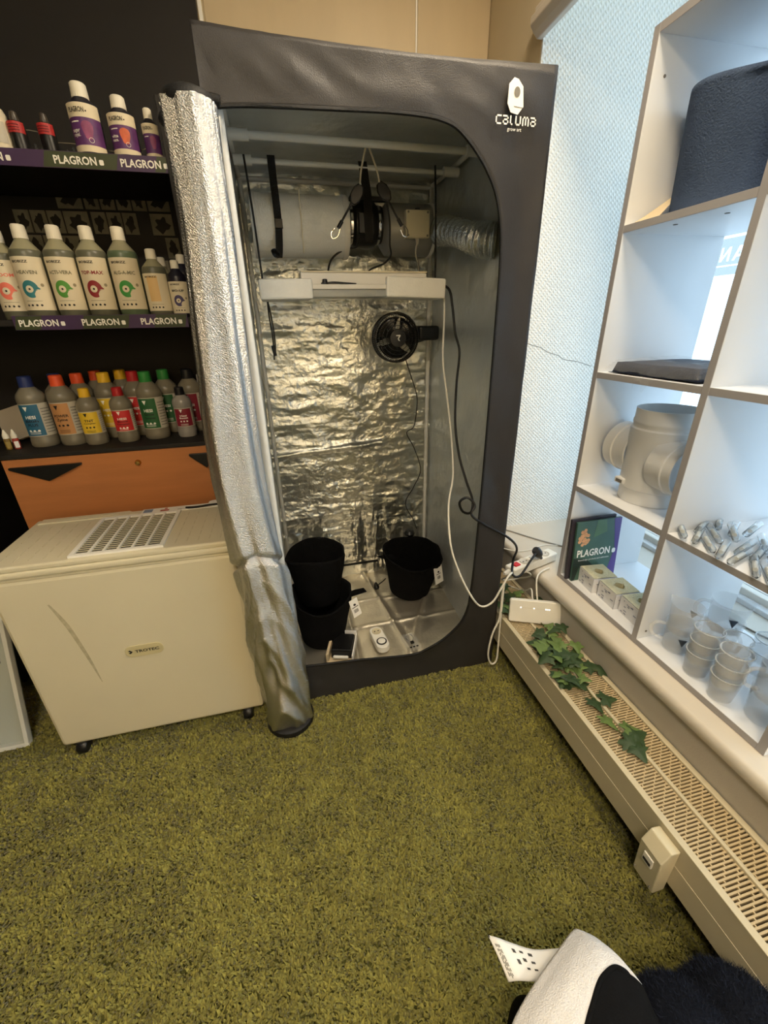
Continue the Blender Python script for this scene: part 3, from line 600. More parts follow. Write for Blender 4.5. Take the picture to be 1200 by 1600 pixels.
def plag(label, x, Hh, R, y=1.765, small=False):
    t = thing('additive_bottle', label, 'bottle', (x, y, 1.8895), 0, 'white-capped bottles with purple labels'); zs = Hh*.68; nr = R*.5
    MB().lathe([(0, 0), (R*.95, 0), (R, .004), (R, zs), (R*.9, zs+Hh*.03), (nr*1.05, Hh*.79), (nr, Hh*.8), (nr, Hh*.82), (0, Hh*.82)], 36).build('body', NAVY, t, smooth=40, local=True)
    cap('cap', nr*1.1, Hh*.795, Hh, CAPW, t)
    hw = R*1.35; l = MB(); wrect(l, -hw, .004, hw, zs, R, .0008, n=22); lo_ = l.build('label', mat('violet_label', (92, 50, 106), .5, 0, .3, 30), t, smooth=60, local=True)
    l = MB(); wrect(l, -hw, zs*.72, hw, zs*1.0, R, .0014, n=22); l.build('white_band', LABEL, lo_, smooth=60, local=True)
    l = MB(); wrect(l, -hw, .004, hw, zs*.17, R, .0014, n=22); l.build('lower_band', LABEL, lo_, smooth=60, local=True)
    l = MB(); inks(l, 'PLAGRON', R*1.05, R, zs*.865, 0, .002, h=zs*.10, dx=-R*.25); wrect(l, R*.34, zs*.83, R*.42, zs*.86, R, .002); l.build('lettering', INK, lo_, local=True)
    l = MB()
    if not small:
        inks(l, 'sugar' if Hh > .17 else 'vita', R*.6, R, zs*.47, 0, .002, h=zs*.075, dx=-R*.55); inks(l, 'royal.' if Hh > .17 else 'race.', R*.55, R, zs*.38, 0, .002, h=zs*.075, dx=-R*.55)
        ring = circ(R*.16, 16, R*.35, zs*.27)
        for i in range(16): a, b_ = ring[i], ring[(i+1) % 16]; l.add([wrapp(*a, R, .002), wrapp(*b_, R, .002), wrapp(b_[0]*.86+R*.35*.14, b_[1]*.86+zs*.27*.14, R, .002), wrapp(a[0]*.86+R*.35*.14, a[1]*.86+zs*.27*.14, R, .002)], [(0, 1, 2, 3)])
    wrect(l, -R*.8, zs*.62, -R*.2, zs*.645, R, .0016); l.build('white_print', WINK, lo_, local=True)
    l = MB(); wpoly(l, [(R*.25+R*.34*math.cos(a)*(1+.2*math.sin(3*a)), zs*.47+zs*.22*math.sin(a)*(1+.15*math.cos(2*a))) for a in np.linspace(0, 2*PI, 17)[:-1]], R, .0012); l.build('picture', mat('magenta_print', (140, 66, 110), .5, 0, .4, 40) if Hh > .17 or small else mat('orange_print', (200, 96, 60), .5, 0, .4, 40), lo_, local=True)
plag('largest purple-labelled bottle on the top shelf', -.475, .172, .0405); plag('middle-sized purple-labelled bottle with orange glow on the top shelf', -.377, .15, .037); plag('smallest purple-labelled bottle at right of the top shelf', -.301, .128, .0225, small=True)
for x, l in ((-.666, 'left of the two small dark bottles with red band'), (-.590, 'right of the two small dark bottles with red band')):
    t = thing('red_banded_bottle', l, 'bottle', (x, 1.775, 1.8895), 0, 'small dark bottles with a red band'); R = .021
    MB().lathe([(0, 0), (R, 0), (R, .062), (R*.8, .074), (.009, .08), (.0, .08)], 24).build('body', BLACK_PL, t, smooth=40, local=True)
    MB().lathe([(.0, .078), (.0105, .078), (.0115, .085), (.0085, .1), (.0, .104)], 20).build('stopper', mat('smoke_plastic', (70, 62, 54), .3), t, smooth=40, local=True)
    lb = MB(); wrect(lb, -R*1.3, .048, R*1.3, .074, R, .001); lo_ = lb.build('red_band', mat('red_band', (178, 44, 44), .5), t, smooth=60, local=True)
    lb = MB(); [wrect(lb, -R*.8, .053+.006*k, R*.6, .0555+.006*k, R, .0016) for k in range(3)]; lb.build('print', mat('dark_red_print', (110, 22, 26), .6), lo_, local=True)
t = thing('pale_bottle', 'pale bottle at the left frame edge of the top shelf', 'bottle', (-.716, 1.775, 1.8895))
MB().lathe([(0, 0), (.03, 0), (.03, .09), (.024, .104), (.012, .112), (.0, .112)], 24).build('body', LABEL, t, smooth=40, local=True); cap('cap', .014, .11, .135, CAPW, t)
lb = MB(); wrect(lb, -.03, .02, .03, .07, .03, .001); lb.build('label', mat('grey_label', (190, 184, 168)), t, local=True)

# ------------------------------------------------------------------ dehumidifier
dh = thing('dehumidifier', 'boxy cream dehumidifier on casters in front of the drawer cabinet', 'dehumidifier', (-.555, 1.43, 0))
boxo('body', -.903, 1.25, .056, -.207, 1.60, .742, CREAM_PL, dh, .012)
rm = MB(); rm.box(-.905, 1.246, .748, -.205, 1.604, .772); rm.build('lid_rim', CREAM_PL, dh, bevel=.009, seg=3)
rm = MB(); rm.box(-.902, 1.25, .770, -.208, 1.60, .790); rm.build('lid', CREAM_PL, dh, bevel=.006)
boxo('seam', -.901, 1.252, .741, -.209, 1.598, .749, CREAM_DK, dh)
gx0, gx1, gy0, gy1 = -.665, -.425, 1.275, 1.535
gr = MB(); gr.box(gx0, gy0, .789, gx1, gy1, .7915); go = gr.build('grille', mat('dark_recess', (34, 31, 28), .8), dh)
gf = MB()
for (a, b_, c, d) in ((gx0-.012, gy0-.012, gx1+.012, gy0), (gx0-.012, gy1, gx1+.012, gy1+.012), (gx0-.012, gy0, gx0, gy1), (gx1, gy0, gx1+.012, gy1)): gf.box(a, b_, .789, c, d, .797)
for k in range(1, 6): x = gx0+(gx1-gx0)*k/6; gf.box(x-.0035, gy0, .79, x+.0035, gy1, .7965)
gf.build('grille_frame', WHITE_PL, go)
for k in range(18):
    y = gy0+(gy1-gy0)*(k+.5)/18; M = Matrix.Translation((0, y, .7928)) @ Matrix.Rotation(.2, 4, 'X'); MB().box(gx0, -.0021, -.0005, gx1, .0021, .0005, M=M).build('louvre', CREAM_PL, go)
emb = MB()
for x0, x1 in ((-.885, -.69), (-.40, -.23)):
    for k in range(5):
        for j in range(6): xx = x0+(x1-x0)*(k+.5)/5; yy = gy0+(gy1-gy0)*(j+.5)/6; emb.box(xx-.0012, yy-.015, .789, xx+.0012, yy+.015, .7912)
eo_ = emb.build('embossed_ribs', CREAM_DK, dh); eo_['kind'] = 'stuff'
hd = MB(); hd.prism([(-.885, 1.556), (-.88, 1.594), (-.60, 1.594), (-.56, 1.556)], .006, ((0, 0, .789), (1, 0, 0), (0, 1, 0), (0, 0, 1))); ho = hd.build('tray_handle', CREAM_PL, dh, bevel=.002)
hd = MB(); hd.box(-.83, 1.570, .7945, -.63, 1.582, .7965); hd.build('handle_recess', CREAM_DK, ho, bevel=.0008)
boxo('control_strip', -.555, 1.556, .789, -.23, 1.597, .792, WHITE_PL, dh, .001)
cs = MB(); cs.box(-.548, 1.562, .7921, -.518, 1.59, .7926); cs.build('blue_sticker', ink('blue_grey', (120, 136, 160)), dh)
cs = MB(); cs.box(-.49, 1.562, .7921, -.46, 1.575, .7926); cs.box(-.478, 1.58, .7921, -.468, 1.59, .7926); cs.build('red_sticker', ink('brick_red', (170, 70, 50)), dh)
cs = MB(); [cs.box(-.43+.03*k, 1.565, .7921, -.415+.03*k, 1.568, .7926) for k in range(6)]; cs.build('control_print', GREYINK, dh)
cc = MB(); cc.tube([(-.40, 1.566, .795), (-.36, 1.556, .797), (-.31, 1.559, .799), (-.25, 1.565, .797)], .004, 6); cc.build('black_clip', BLACK_PL, dh)
kn = MB(); kn.lathe([(0, 0), (.022, 0), (.02, .01), (0, .012)], 20, (-.30, 1.582, .791)); kn.build('dial', WHITE_PL, dh, smooth=40)
bdg = MB(); F = XZ((-.549, 1.25, .423)); bdg.prism(rrect(.118, .046, .021, 6), .003, F); bo = bdg.build('badge', mat('badge_khaki', (196, 184, 142), .4, 0, .03, 9), dh, bevel=.001)
tb = MB(); text(tb, 'TROTEC', .074, F, .008, 0, True, height=.011, e=.0036); tb.flat([(-.05, .004), (-.044, .008), (-.036, .0), (-.044, -.008), (-.05, -.004), (-.043, 0)], F, e=.0036); tb.build('badge_lettering', INK, bo)
sc_ = MB(); sp = catmull([(-.766, .649), (-.75, .60), (-.736, .544), (-.717, .42), (-.706, .318)], 8)
for i in range(len(sp)-1):
    (xa, za), (xb, zb_) = sp[i], sp[i+1]; t_ = i/(len(sp)-1); w = .0065*math.sin(PI*(t_*.8+.15)); sc_.add([(xa-w, 1.2496, za), (xa+w, 1.2496, za), (xb+w, 1.2496, zb_), (xb-w, 1.2496, zb_)], [(0, 1, 2, 3)])
sc_.build('scuff_mark', mat('scuff', (176, 166, 136), .6, 0, .2, 60), dh)
for x in (-.848, -.270):
    for y in (1.266, 1.57):
        w = MB().lathe([(0, -.017), (.024, -.017), (.028, -.012), (.028, .012), (.024, .017), (0, .017)], 20, (x, y, .029), Matrix.Rotation(PI/2, 3, 'Y')).build('caster', BLACK_PL, dh, smooth=40)
        boxo('caster_fork', x-.014, y-.012, .03, x+.014, y+.012, .058, mat('grey_fork', (60, 58, 54), .5), w, .003)
# enamel tray leaning at far left
et = thing('enamel_tray', 'white rimmed grey metal tray leaning beside the cream machine', 'tray', (-1.33, 1.36, 0))
M = Matrix.Translation((-1.055, 1.345, .006)) @ Matrix.Rotation(-.30, 4, 'X')
MB().box(-.60, 0, 0, 0, .004, .62, M=M).build('sheet', METAL_G, et)
for a in ((-.60, -.022, 0, 0, .004, .016), (-.60, -.022, .604, 0, .004, .62), (-.014, -.022, .016, 0, .004, .604), (-.60, -.022, .016, -.586, .004, .604)): MB().box(*a, M=M).build('rim', METAL_W, et, bevel=.002)
MB().lathe([(0, 0), (.0075, 0), (.0075, .002), (.003, .003), (0, .003)], 16, M @ Vector((-.052, -.0005, .33)), M.to_3x3() @ Matrix.Rotation(PI/2, 3, 'X')).build('screw', GREYINK, et)
MB().box(-.58, .05, .0, -.02, .30, .003, M=Matrix.Translation((-1.055, 1.345, .003))).build('foot', METAL_G, et)
# something green and a pale rod in the dark left corner
pl = thing('house_plant', 'dark green plant in the shadow left of the drawer cabinet', 'plant', (-1.50, 2.0, 0))
MB().open_lathe([(.0, 0), (.09, 0), (.12, .22), (.11, .22), (.0, .19)], 20, (-1.50, 2.0, 0)).build('pot', mat('brown_pot', (80, 60, 44), .6), pl, smooth=40)
for k in range(16):
    a = k*2.4; r = .05+.008*k; z = .45+.022*k
    f = MB(); f.tube([(-1.5, 2.0, .2), (-1.5+r*.5*math.cos(a), 2.0+r*.3*math.sin(a), z-.06), (-1.5+r*math.cos(a), 2.0+.5*r*math.sin(a), z)], .004, 5, 3); f.build('stalk', STEM, pl)
    f = MB(); cx, cy = -1.5+r*math.cos(a), 2.0+.5*r*math.sin(a); f.grid(4, 4, lambda u, v: (cx+(u-.5)*.11*math.sin(PI*min(1, max(.05, v))), cy+(v-.5)*.02, z+(v-.3)*.11-.25*abs(u-.5)*.05)); f.build('plant_leaf', LEAF, pl, smooth=180)
boxo('base_board', -1.45, 2.15, 0, -1.01, 2.168, .12, mat('grey_board', (120, 112, 98), .7), w_b)
# ------------------------------------------------------------------ equipment in the tent
cf = thing('carbon_filter', 'white fleece carbon filter cylinder hanging under the tent roof', 'filter', (.145, 1.95, 1.76))
MX = Matrix.Rotation(PI/2, 3, 'Y')
MB().lathe([(0, 0), (.098, 0), (.104, .004), (.104, .352), (.098, .356), (0, .356)], 40, (-.035, 1.955, 1.762), MX).build('fleece', FILTER_M, cf, smooth=40)
for x in (-.037, .305): MB().lathe([(.0, 0), (.106, 0), (.108, .003), (.108, .017), (.106, .02), (.0, .02)], 40, (x, 1.955, 1.762), MX).build('end_ring', LAMP_W, cf, smooth=40)
MB().box(.14, 1.848, 1.66, .143, 1.853, 1.86).build('seam', CREAM_DK, cf)
fan = thing('duct_fan', 'black inline duct fan between white filter and grey duct', 'fan', (.395, 1.955, 1.775))
MB().lathe([(.0, 0), (.062, 0), (.062, .018), (.078, .03), (.08, .04), (.08, .1), (.076, .11), (.064, .122), (.064, .14), (.0, .14)], 36, (.325, 1.955, 1.775), MX).build('housing', BLACK_PL, fan, smooth=40)
for x in (.336, .446): MB().lathe([(.064, 0), (.0665, .0), (.0665, .009), (.064, .009)], 36, (x, 1.955, 1.775), MX).build('clamp', CHROME, fan, smooth=40)
fb_ = MB(); fb_.box(.33, 1.872, 1.838, .475, 1.90, 1.852); fb_.build('bracket', BLACK_PL, fan, bevel=.002)
boxo('terminal_box', .36, 1.862, 1.73, .42, 1.885, 1.80, BLACK_PL, fan, .004)
def ribbon(mb, pts, w, d=(1, 0, 0), t=.0012):
    P = catmull(pts, 6); d = np.array(d); 
    for a, b in zip(P[:-1], P[1:]):
        n = np.cross(b-a, d); n = n/np.linalg.norm(n)*t
        vs = [a-d*w/2, a+d*w/2, b+d*w/2, b-d*w/2]; mb.add([p-n for p in vs]+[p+n for p in vs], [(0, 1, 2, 3), (7, 6, 5, 4), (0, 4, 5, 1), (1, 5, 6, 2), (2, 6, 7, 3), (3, 7, 4, 0)])
st_ = MB(); ribbon(st_, [(.055, 1.835, 1.945), (.056, 1.842, 1.87), (.058, 1.845, 1.80), (.058, 1.847, 1.745), (.053, 1.85, 1.68), (.048, 1.86, 1.645)], .026)
so = st_.build('hanging_strap', STRAP_M); tagp(so, 'black webbing strap hanging in front of white filter at left', 'strap', 'black webbing straps')
ks = MB(); ks.box(.045, 1.836, 1.735, .073, 1.846, 1.765); WM[so.name] = Matrix.Identity(4); ks.build('slider', BLACK_PL, so, bevel=.002); ks = MB(); ks.tube([(.03, 1.845, 1.668), (.035, 1.84, 1.655), (.045, 1.846, 1.65)], .010, 8); WM[so.name] = Matrix.Identity(4); ks.build('buckle', BLACK_PL, so, bevel=.002)
st_ = MB(); ribbon(st_, [(.376, 1.84, 1.945), (.385, 1.85, 1.90), (.395, 1.858, 1.85), (.396, 1.858, 1.78), (.40, 1.868, 1.70)], .032); so2 = st_.build('hanging_strap', STRAP_M); tagp(so2, 'black webbing strap hanging around the duct fan', 'strap', 'black webbing straps')
dg = thing('grey_duct', 'smooth pale grey duct running right from the black fan', 'duct', (.58, 1.955, 1.76))
MB().lathe([(.0, 0), (.064, 0), (.09, .02), (.092, .03), (.092, .215), (.088, .22), (.0, .22)], 36, (.466, 1.96, 1.76), MX).build('pipe', DUCT_G, dg, smooth=40)
MB().lathe([(.0925, 0), (.096, .002), (.096, .012), (.0925, .014)], 36, (.665, 1.96, 1.76), MX).build('clamp', LAMP_W, dg, smooth=40)
ctb = thing('controller_box', 'small beige control box in front of the grey duct', 'box', (.588, 1.852, 1.76))
boxo('case', .540, 1.836, 1.716, .636, 1.866, 1.808, BOX_M, ctb, .004)
for x in (.549, .627):
    for z in (1.724, 1.80): MB().lathe([(0, 0), (.004, 0), (.004, .0015), (0, .002)], 10, (x, 1.836, z), Matrix.Rotation(PI/2, 3, 'X')).build('screw', GREYINK, ctb)
MB().lathe([(.0, 0), (.009, 0), (.009, .006), (.0, .006)], 14, (.588, 1.848, 1.808)).build('gland', BLACK_PL, ctb, smooth=40)
b = MB(); b.lathe([(.0, -.02), (.005, -.02), (.007, 0), (0, 0)], 12, (.590, 1.85, 1.716)); b.tube([(.590, 1.85, 1.698), (.586, 1.853, 1.685), (.588, 1.86, 1.66), (.602, 1.87, 1.63), (.612, 1.89, 1.60)], .0032, 6); b.build('grey_lead', mat('grey_cable', (180, 176, 164), .5), ctb, smooth=60)
fx_ = MB(); fp = np.array(catmull([(.686, 1.965, 1.755), (.700, 1.90, 1.75), (.704, 1.80, 1.735), (.706, 1.68, 1.705), (.716, 1.585, 1.675), (.745, 1.535, 1.662), (.768, 1.52, 1.66)], 24)); n = len(fp)
fx_.tube([tuple(p) for p in fp], lambda t: (.048+.004*math.sin(t*9))*(1+.10*math.sin(t*2*PI*19)), 28, 1)
fo = fx_.build('flex_duct', FLEX, smooth=60); tagp(fo, 'corrugated silver flexible duct bending to the right tent wall', 'duct')
# rope ratchets
ROPE = mat('pale_rope', (196, 186, 164), .8, 0, .08, 60)
def ratchet(label, top, body, hook):
    t = thing('rope_ratchet', label, 'rope hanger', top, 0, 'rope ratchets hanging from the cross bar'); top, body, hook = Vector(top), Vector(body), Vector(hook)
    d = (hook-body).normalized(); s = d.cross(Vector((0, 1, 0))).normalized()
    MB().tube([top, (top+body)/2+Vector((0, -.004, 0)), body-d*.022], .0032, 6).build('rope', ROPE, t, smooth=60)
    M = Matrix((s, Vector((0, 1, 0)), -d)).transposed().to_4x4(); M.translation = body
    b = MB(); b.prism([(-.010, .030), (.008, .032), (.020, .012), (.021, -.012), (.010, -.032), (-.004, -.032), (-.018, -.012), (-.019, .012)], .016, (body+Vector((0, -.008, 0)), s, -d, Vector((0, 1, 0)))); b.build('ratchet_body', BLACK_PL, t, bevel=.004)
    MB().tube([body+d*.028, body.lerp(hook, .5), hook-d*.034], .0036, 6).build('black_rope', CABLE_B, t, smooth=60)
    MB().tube([hook-d*.04, hook-d*.015], .0065, 8, 1).build('rope_knot', CABLE_B, t, smooth=60)
    MB().tube([hook-d*.018+s*.006, hook+s*.011+d*.006, hook+d*.022, hook-s*.012+d*.012, hook-s*.010-d*.008], .0017, 6).build('hook', CHROME, t, smooth=60)
ratchet('left of the two black rope ratchets with hook dangling left', (.352, 1.657, 1.932), (.322, 1.695, 1.812), (.246, 1.70, 1.703))
ratchet('right of the two black rope ratchets with hook dangling right', (.360, 1.657, 1.932), (.418, 1.695, 1.822), (.492, 1.70, 1.715))
# grow light with foam end blocks, hung on two cords
gl = thing('grow_light', 'white bar grow light with two white foam blocks on its ends', 'lamp', (.31, 1.75, 1.55))
b = MB(); b.prism([(0, 1.548), (.004, 1.590), (.03, 1.594), (.075, 1.594), (.10, 1.588), (.105, 1.552), (.10, 1.545), (.004, 1.545)], .478, ((.115, 1.735, 0), (0, 1, 0), (0, 0, 1), (1, 0, 0))); b.build('housing', LAMP_W, gl, bevel=.0015)
boxo('top_rib', .115, 1.733, 1.586, .593, 1.7365, 1.5905, CREAM_DK, gl); boxo('lower_tray', .02, 1.722, 1.531, .60, 1.85, 1.547, LAMP_W, gl, .002)
boxo('lens', .06, 1.728, 1.505, .57, 1.845, 1.531, mat('frosted_lens', (196, 200, 196), .3, 0, .03, 20, trans=.5, bump=.2, bscale=30), gl, .003)
for (x0, x1, z0, z1, r) in ((-.036, .152, 1.498, 1.564, .012), (.428, .664, 1.500, 1.570, -.035)):
    M = Matrix.Translation(((x0+x1)/2, 1.78, (z0+z1)/2)) @ Matrix.Rotation(-r, 4, 'Y') @ Matrix.Rotation(-.0, 4, 'X')
    MB().box(-(x1-x0)/2, -.07, -(z1-z0)/2, (x1-x0)/2, .07, (z1-z0)/2, M=M).build('foam_block', FOAM, gl, bevel=.007)
b = MB(); b.tube([(.185, 1.728, 1.5485), (.23, 1.724, 1.552), (.27, 1.725, 1.55), (.315, 1.729, 1.5475)], .0036, 6); b.lathe([(.0, 0), (.011, 0), (.0085, .014), (0, .016)], 12, (.199, 1.728, 1.549)); b.build('black_clip', BLACK_PL, gl, smooth=60)
for x, z1 in ((-.022, 1.935), (.655, 1.938)):
    b = MB(); b.tube([(x-.012, 1.81, z1), (x-.004, 1.81, 1.75), (x, 1.81, 1.56)], .0035, 6); b.build('suspension_cord', CABLE_B, gl, smooth=60)
b = MB(); b.tube([(-.014, 1.862, 1.51), (-.014, 1.862, 1.44), (-.010, 1.862, 1.37), (-.014, 1.862, 1.285)], .003, 6); b.tube([(-.014, 1.858, 1.51), (-.007, 1.858, 1.45), (-.003, 1.858, 1.38), (-.006, 1.858, 1.31)], .003, 6); b.build('cord_tail', CABLE_B, gl, smooth=60)
MB().tube([(-.014, 1.86, 1.34), (-.008, 1.86, 1.30)], .007, 8, 1).build('tail_knot', CABLE_B, gl, smooth=60)
def cable(name, label, pts, r, m, cat='cable', n=7):
    o = MB().tube(pts, r, n, 7).build(name, m, smooth=80); tagp(o, label, cat); return o
lc = cable('power_cable', 'black power cable from the lamp, looped once, plugged into the white power strip', [(.660, 1.785, 1.553), (.680, 1.72, 1.529), (.69, 1.7, 1.465), (.698, 1.68, 1.373), (.712, 1.66, 1.302), (.689, 1.62, 1.184), (.662, 1.55, 1.045), (.655, 1.48, .933), (.664, 1.42, .845), (.668, 1.36, .787), (.652, 1.33, .747), (.610, 1.31, .762), (.589, 1.3, .807), (.613, 1.287, .828), (.636, 1.270, .802), (.621, 1.260, .77), (.675, 1.258, .724), (.78, 1.258, .655), (.85, 1.30, .575), (.86, 1.33, .50), (.83, 1.275, .47), (.862, 1.270, .462), (.93, 1.31, .50), (.968, 1.337, .512)], .0048, CABLE_B)
pg = MB(); pg.lathe([(.0, -.02), (.013, -.02), (.019, -.012), (.020, .008), (.016, .02), (.008, .034), (.006, .046), (0, .046)], 16, (.985, 1.352, .508), Matrix((( -.75, -.35, -.56), (-.3, .93, -.15), (.58, .05, -.8))).transposed())
pg.build('plug', mat('dark_grey_plug', (44, 46, 50), .45), lc, smooth=40)
cable('lamp_cord', 'black lead looping from the duct fan down behind the lamp', [(.36, 1.87, 1.73), (.352, 1.885, 1.69), (.30, 1.90, 1.68), (.252, 1.905, 1.648), (.235, 1.91, 1.60), (.24, 1.92, 1.56)], .0038, CABLE_B)
cable('fan_cord', 'black lead hanging from right rope ratchet to the lamp', [(.455, 1.80, 1.82), (.468, 1.81, 1.76), (.470, 1.82, 1.69), (.478, 1.84, 1.655), (.450, 1.85, 1.628), (.40, 1.855, 1.610), (.37, 1.86, 1.585)], .0034, CABLE_B)
cable('white_cable', 'white cable hanging down the right tent wall and out to the power strip', [(.668, 1.80, 1.53), (.672, 1.75, 1.50), (.665, 1.72, 1.42), (.65, 1.68, 1.279), (.654, 1.64, 1.158), (.656, 1.58, 1.013), (.643, 1.5, .847), (.605, 1.44, .734), (.588, 1.36, .602), (.605, 1.31, .509), (.64, 1.265, .419), (.688, 1.255, .354), (.736, 1.25, .367), (.768, 1.25, .425), (.80, 1.258, .475), (.835, 1.285, .473)], .0042, CABLE_W)
cable('cord_loop', 'white cable loop hanging to the floor beside the tent edge', [(.79, 1.262, .44), (.785, 1.262, .389), (.782, 1.258, .273), (.757, 1.256, .194), (.745, 1.254, .10), (.755, 1.250, .045), (.773, 1.249, .03), (.788, 1.25, .055), (.790, 1.256, .15), (.789, 1.26, .286), (.79, 1.265, .42)], .0042, CABLE_W)
# clip fan
cfn = thing('clip_fan', 'black clip-on fan clamped to the rear tent pole', 'fan', (.504, 1.87, 1.355))
FC = Vector((.504, 1.86, 1.355)); RF = Matrix.Rotation(PI/2, 3, 'X') 
cg = MB()
for r, y in ((.097, .0), (.097, .035), (.094, -.012), (.080, -.018), (.066, -.022), (.05, -.025)): cg.tube([(FC.x+r*math.cos(a), FC.y+y, FC.z+r*math.sin(a)) for a in np.linspace(0, 2*PI, 41)], .0042 if abs(y-.0175) < .02 else .0013, 6, 1)
for k in range(72):
    a = 2*PI*k/72; c, s = math.cos(a), math.sin(a); cg.tube([(FC.x+.097*c, FC.y+.036, FC.z+.097*s), (FC.x+.097*c, FC.y-.004, FC.z+.097*s), (FC.x+.08*c, FC.y-.018, FC.z+.08*s), (FC.x+.036*c, FC.y-.026, FC.z+.036*s)], .0011, 4, 1)
go_ = cg.build('cage', BLACK_PL, cfn, smooth=60); go_['kind'] = 'stuff'
MB().lathe([(0, 0), (.034, 0), (.036, .003), (.034, .007), (.0, .009)], 28, (FC.x, FC.y-.024, FC.z), RF).build('badge_disc', BLACK_PL, cfn, smooth=40)
MB().flat([(-.010, .012), (.008, .013), (.010, .009), (.002, -.002), (.008, -.012), (.001, -.010), (-.003, -.002), (.003, .008), (-.009, .008)], XZ((FC.x, FC.y-.0335, FC.z))).build('badge_mark', mat('silver_mark', (190, 188, 180), .3, .6), cfn)
for k in range(3):
    a0 = 2*PI*k/3+.3; b = MB(); b.grid(8, 5, lambda u, v: (FC.x+(.018+.066*v)*math.cos(a0+(u-.5)*2.0*(.6+.4*v)), FC.y+.012+.020*(u-.5), FC.z+(.018+.066*v)*math.sin(a0+(u-.5)*2.0*(.6+.4*v)))); b.build('blade', mat('black_gloss', (14, 14, 15), .18), cfn, smooth=180, solid=.0015)
MB().lathe([(.0, 0), (.02, 0), (.02, .03), (0, .03)], 20, (FC.x, FC.y+.03, FC.z), RF).build('hub', BLACK_PL, cfn, smooth=40)
MB().lathe([(.0, -.06), (.03, -.055), (.036, -.02), (.036, .03), (.03, .05), (0, .055)], 24, (FC.x+.02, FC.y+.085, FC.z), RF).build('motor', BLACK_PL, cfn, smooth=40)
b = MB(); b.tube([(.52, 1.96, 1.36), (.60, 1.985, 1.362), (.68, 2.05, 1.364), (.735, 2.13, 1.366)], lambda t: .014+.022*math.sin(PI*t), 12); b.build('arm', BLACK_PL, cfn, smooth=60)
b = MB(); b.box(-.056, -.032, -.03, .056, .032, .03, M=Matrix.Translation((.668, 1.95, 1.37)) @ Matrix.Rotation(.35, 4, 'Z')); b.build('clamp_body', BLACK_PL, cfn, bevel=.012, seg=3)
b = MB(); b.box(-.03, -.012, -.03, .03, .012, .03, M=Matrix.Translation((.738, 2.125, 1.366))); b.build('clamp_jaw', BLACK_PL, cfn, bevel=.006)
cable('thin_fan_cable', 'thin black fan cable zigzagging down the rear foil wall', [(.556, 1.90, 1.27), (.576, 1.93, 1.235), (.632, 2.05, 1.167), (.680, 2.115, 1.076), (.684, 2.118, 1.009), (.667, 2.115, .908), (.627, 2.112, .876), (.671, 2.112, .786), (.708, 2.112, .66), (.667, 2.112, .56), (.620, 2.112, .466), (.666, 2.10, .361), (.68, 2.08, .31)], .0026, CABLE_B)
# felt pots
def label_tag(par, M, w=.052, h=.068):
    l = MB().box(-w/2, -.001, -h/2, w/2, .0006, h/2, M=M).build('paper_label', PAPER, par)
    b = MB(); o = M @ Vector((0, 0, 0)); R3 = M.to_3x3(); fr_ = (o, R3 @ Vector((1, 0, 0)), R3 @ Vector((0, 0, 1)), R3 @ Vector((0, -1, 0)))
    b.flat([(-.007, .014), (-.004, .021), (.004, .020), (.0075, .015), (.006, .010), (-.003, .010)], fr_, e=.0016); b.flat([(-.017, .002), (.017, .002), (.017, .0055), (-.017, .0055)], fr_, e=.0016)
    for k in range(9): x = -.012+.0027*k; b.flat([(x, -.024), (x+.0012+.0005*(k % 2), -.024), (x+.0012+.0005*(k % 2), -.007), (x, -.007)], fr_, e=.0016)
    b.build('barcode_print', INK, l)
def felt_pot(label, c, rb, rt, h, tilt=0, wob=.012, seed=0, mt=None, group=None, cat='pot', name='felt_pot', az=0):
    t = thing(name, label, cat, c, 0, group); mt = mt or BLACK_CLOTH
    T = Matrix.Translation(c) @ Matrix.Rotation(tilt, 4, Vector((math.cos(az), math.sin(az), 0)))
    def fn(u, v):
        a = 2*PI*u; prof = np.interp(v, [0, .06, .5, .53, .58, 1], [.02, 1, 2, 2.04, 1.97, .2]); inner = v > .53
        r = np.where(v < .06, rb*v/.06, np.where(v < .5, rb+(rt-rb)*(v-.06)/.44, np.where(v < .53, rt-(v-.5)/.03*.012, (rt-.012)*(1-(v-.53)/.47)+.002)))
        z = np.where(v < .06, 0, np.where(v < .5, h*(v-.06)/.44, np.where(v < .53, h, h-(h-.02)*np.minimum(1, (v-.53)/.25))))
        w = wob*(fbm(np.cos(a)*2+5+seed+z*3, np.sin(a)*2+9+z*5, 2)-.5)*2*np.clip(z/h, 0, 1)
        r = r+w*np.where(v < .06, 0, 1)*np.where(v > .8, 0, 1); z = z+np.where((v >= .48) & (v <= .56), .014*np.sin(a*2+seed), 0)
        P = np.stack([r*np.cos(a), r*np.sin(a), z], 1); A = np.array(T); return P@A[:3, :3].T+A[:3, 3]
    sheet('felt_wall', mt, t, 48, 50, fn, smooth=180); return t
lp = felt_pot('front black felt pot at left of the tent floor with a white label', (.065, 1.645, .03), .105, .142, .255, .10, .014, 2, group='black felt pots', az=.4)
hb = MB(); hb.prism([(0, 0), (.075, .012), (.062, .032), (.02, .030), (-.01, .024)], .006, ((.205, 1.585, .262), (1, 0, 0), (0, .45, .9), (0, -.9, .45))); hb.build('handle_flap', BLACK_CLOTH, lp)
label_tag(lp, Matrix.Translation((.214, 1.535, .235)) @ Matrix.Rotation(.45, 4, 'Z') @ Matrix.Rotation(-.25, 4, 'X') @ Matrix.Rotation(-.12, 4, 'Y'), .044, .086)
up = felt_pot('rear black felt pot at left, stacked upright inside the front pot', (.068, 1.715, .20), .098, .138, .245, -.04, .02, 5, group='black felt pots')
rp = felt_pot('wide black felt pot at right of the tent floor with barcode label', (.588, 1.915, .03), .115, .158, .255, .14, .022, 8, group='black felt pots', az=.2)
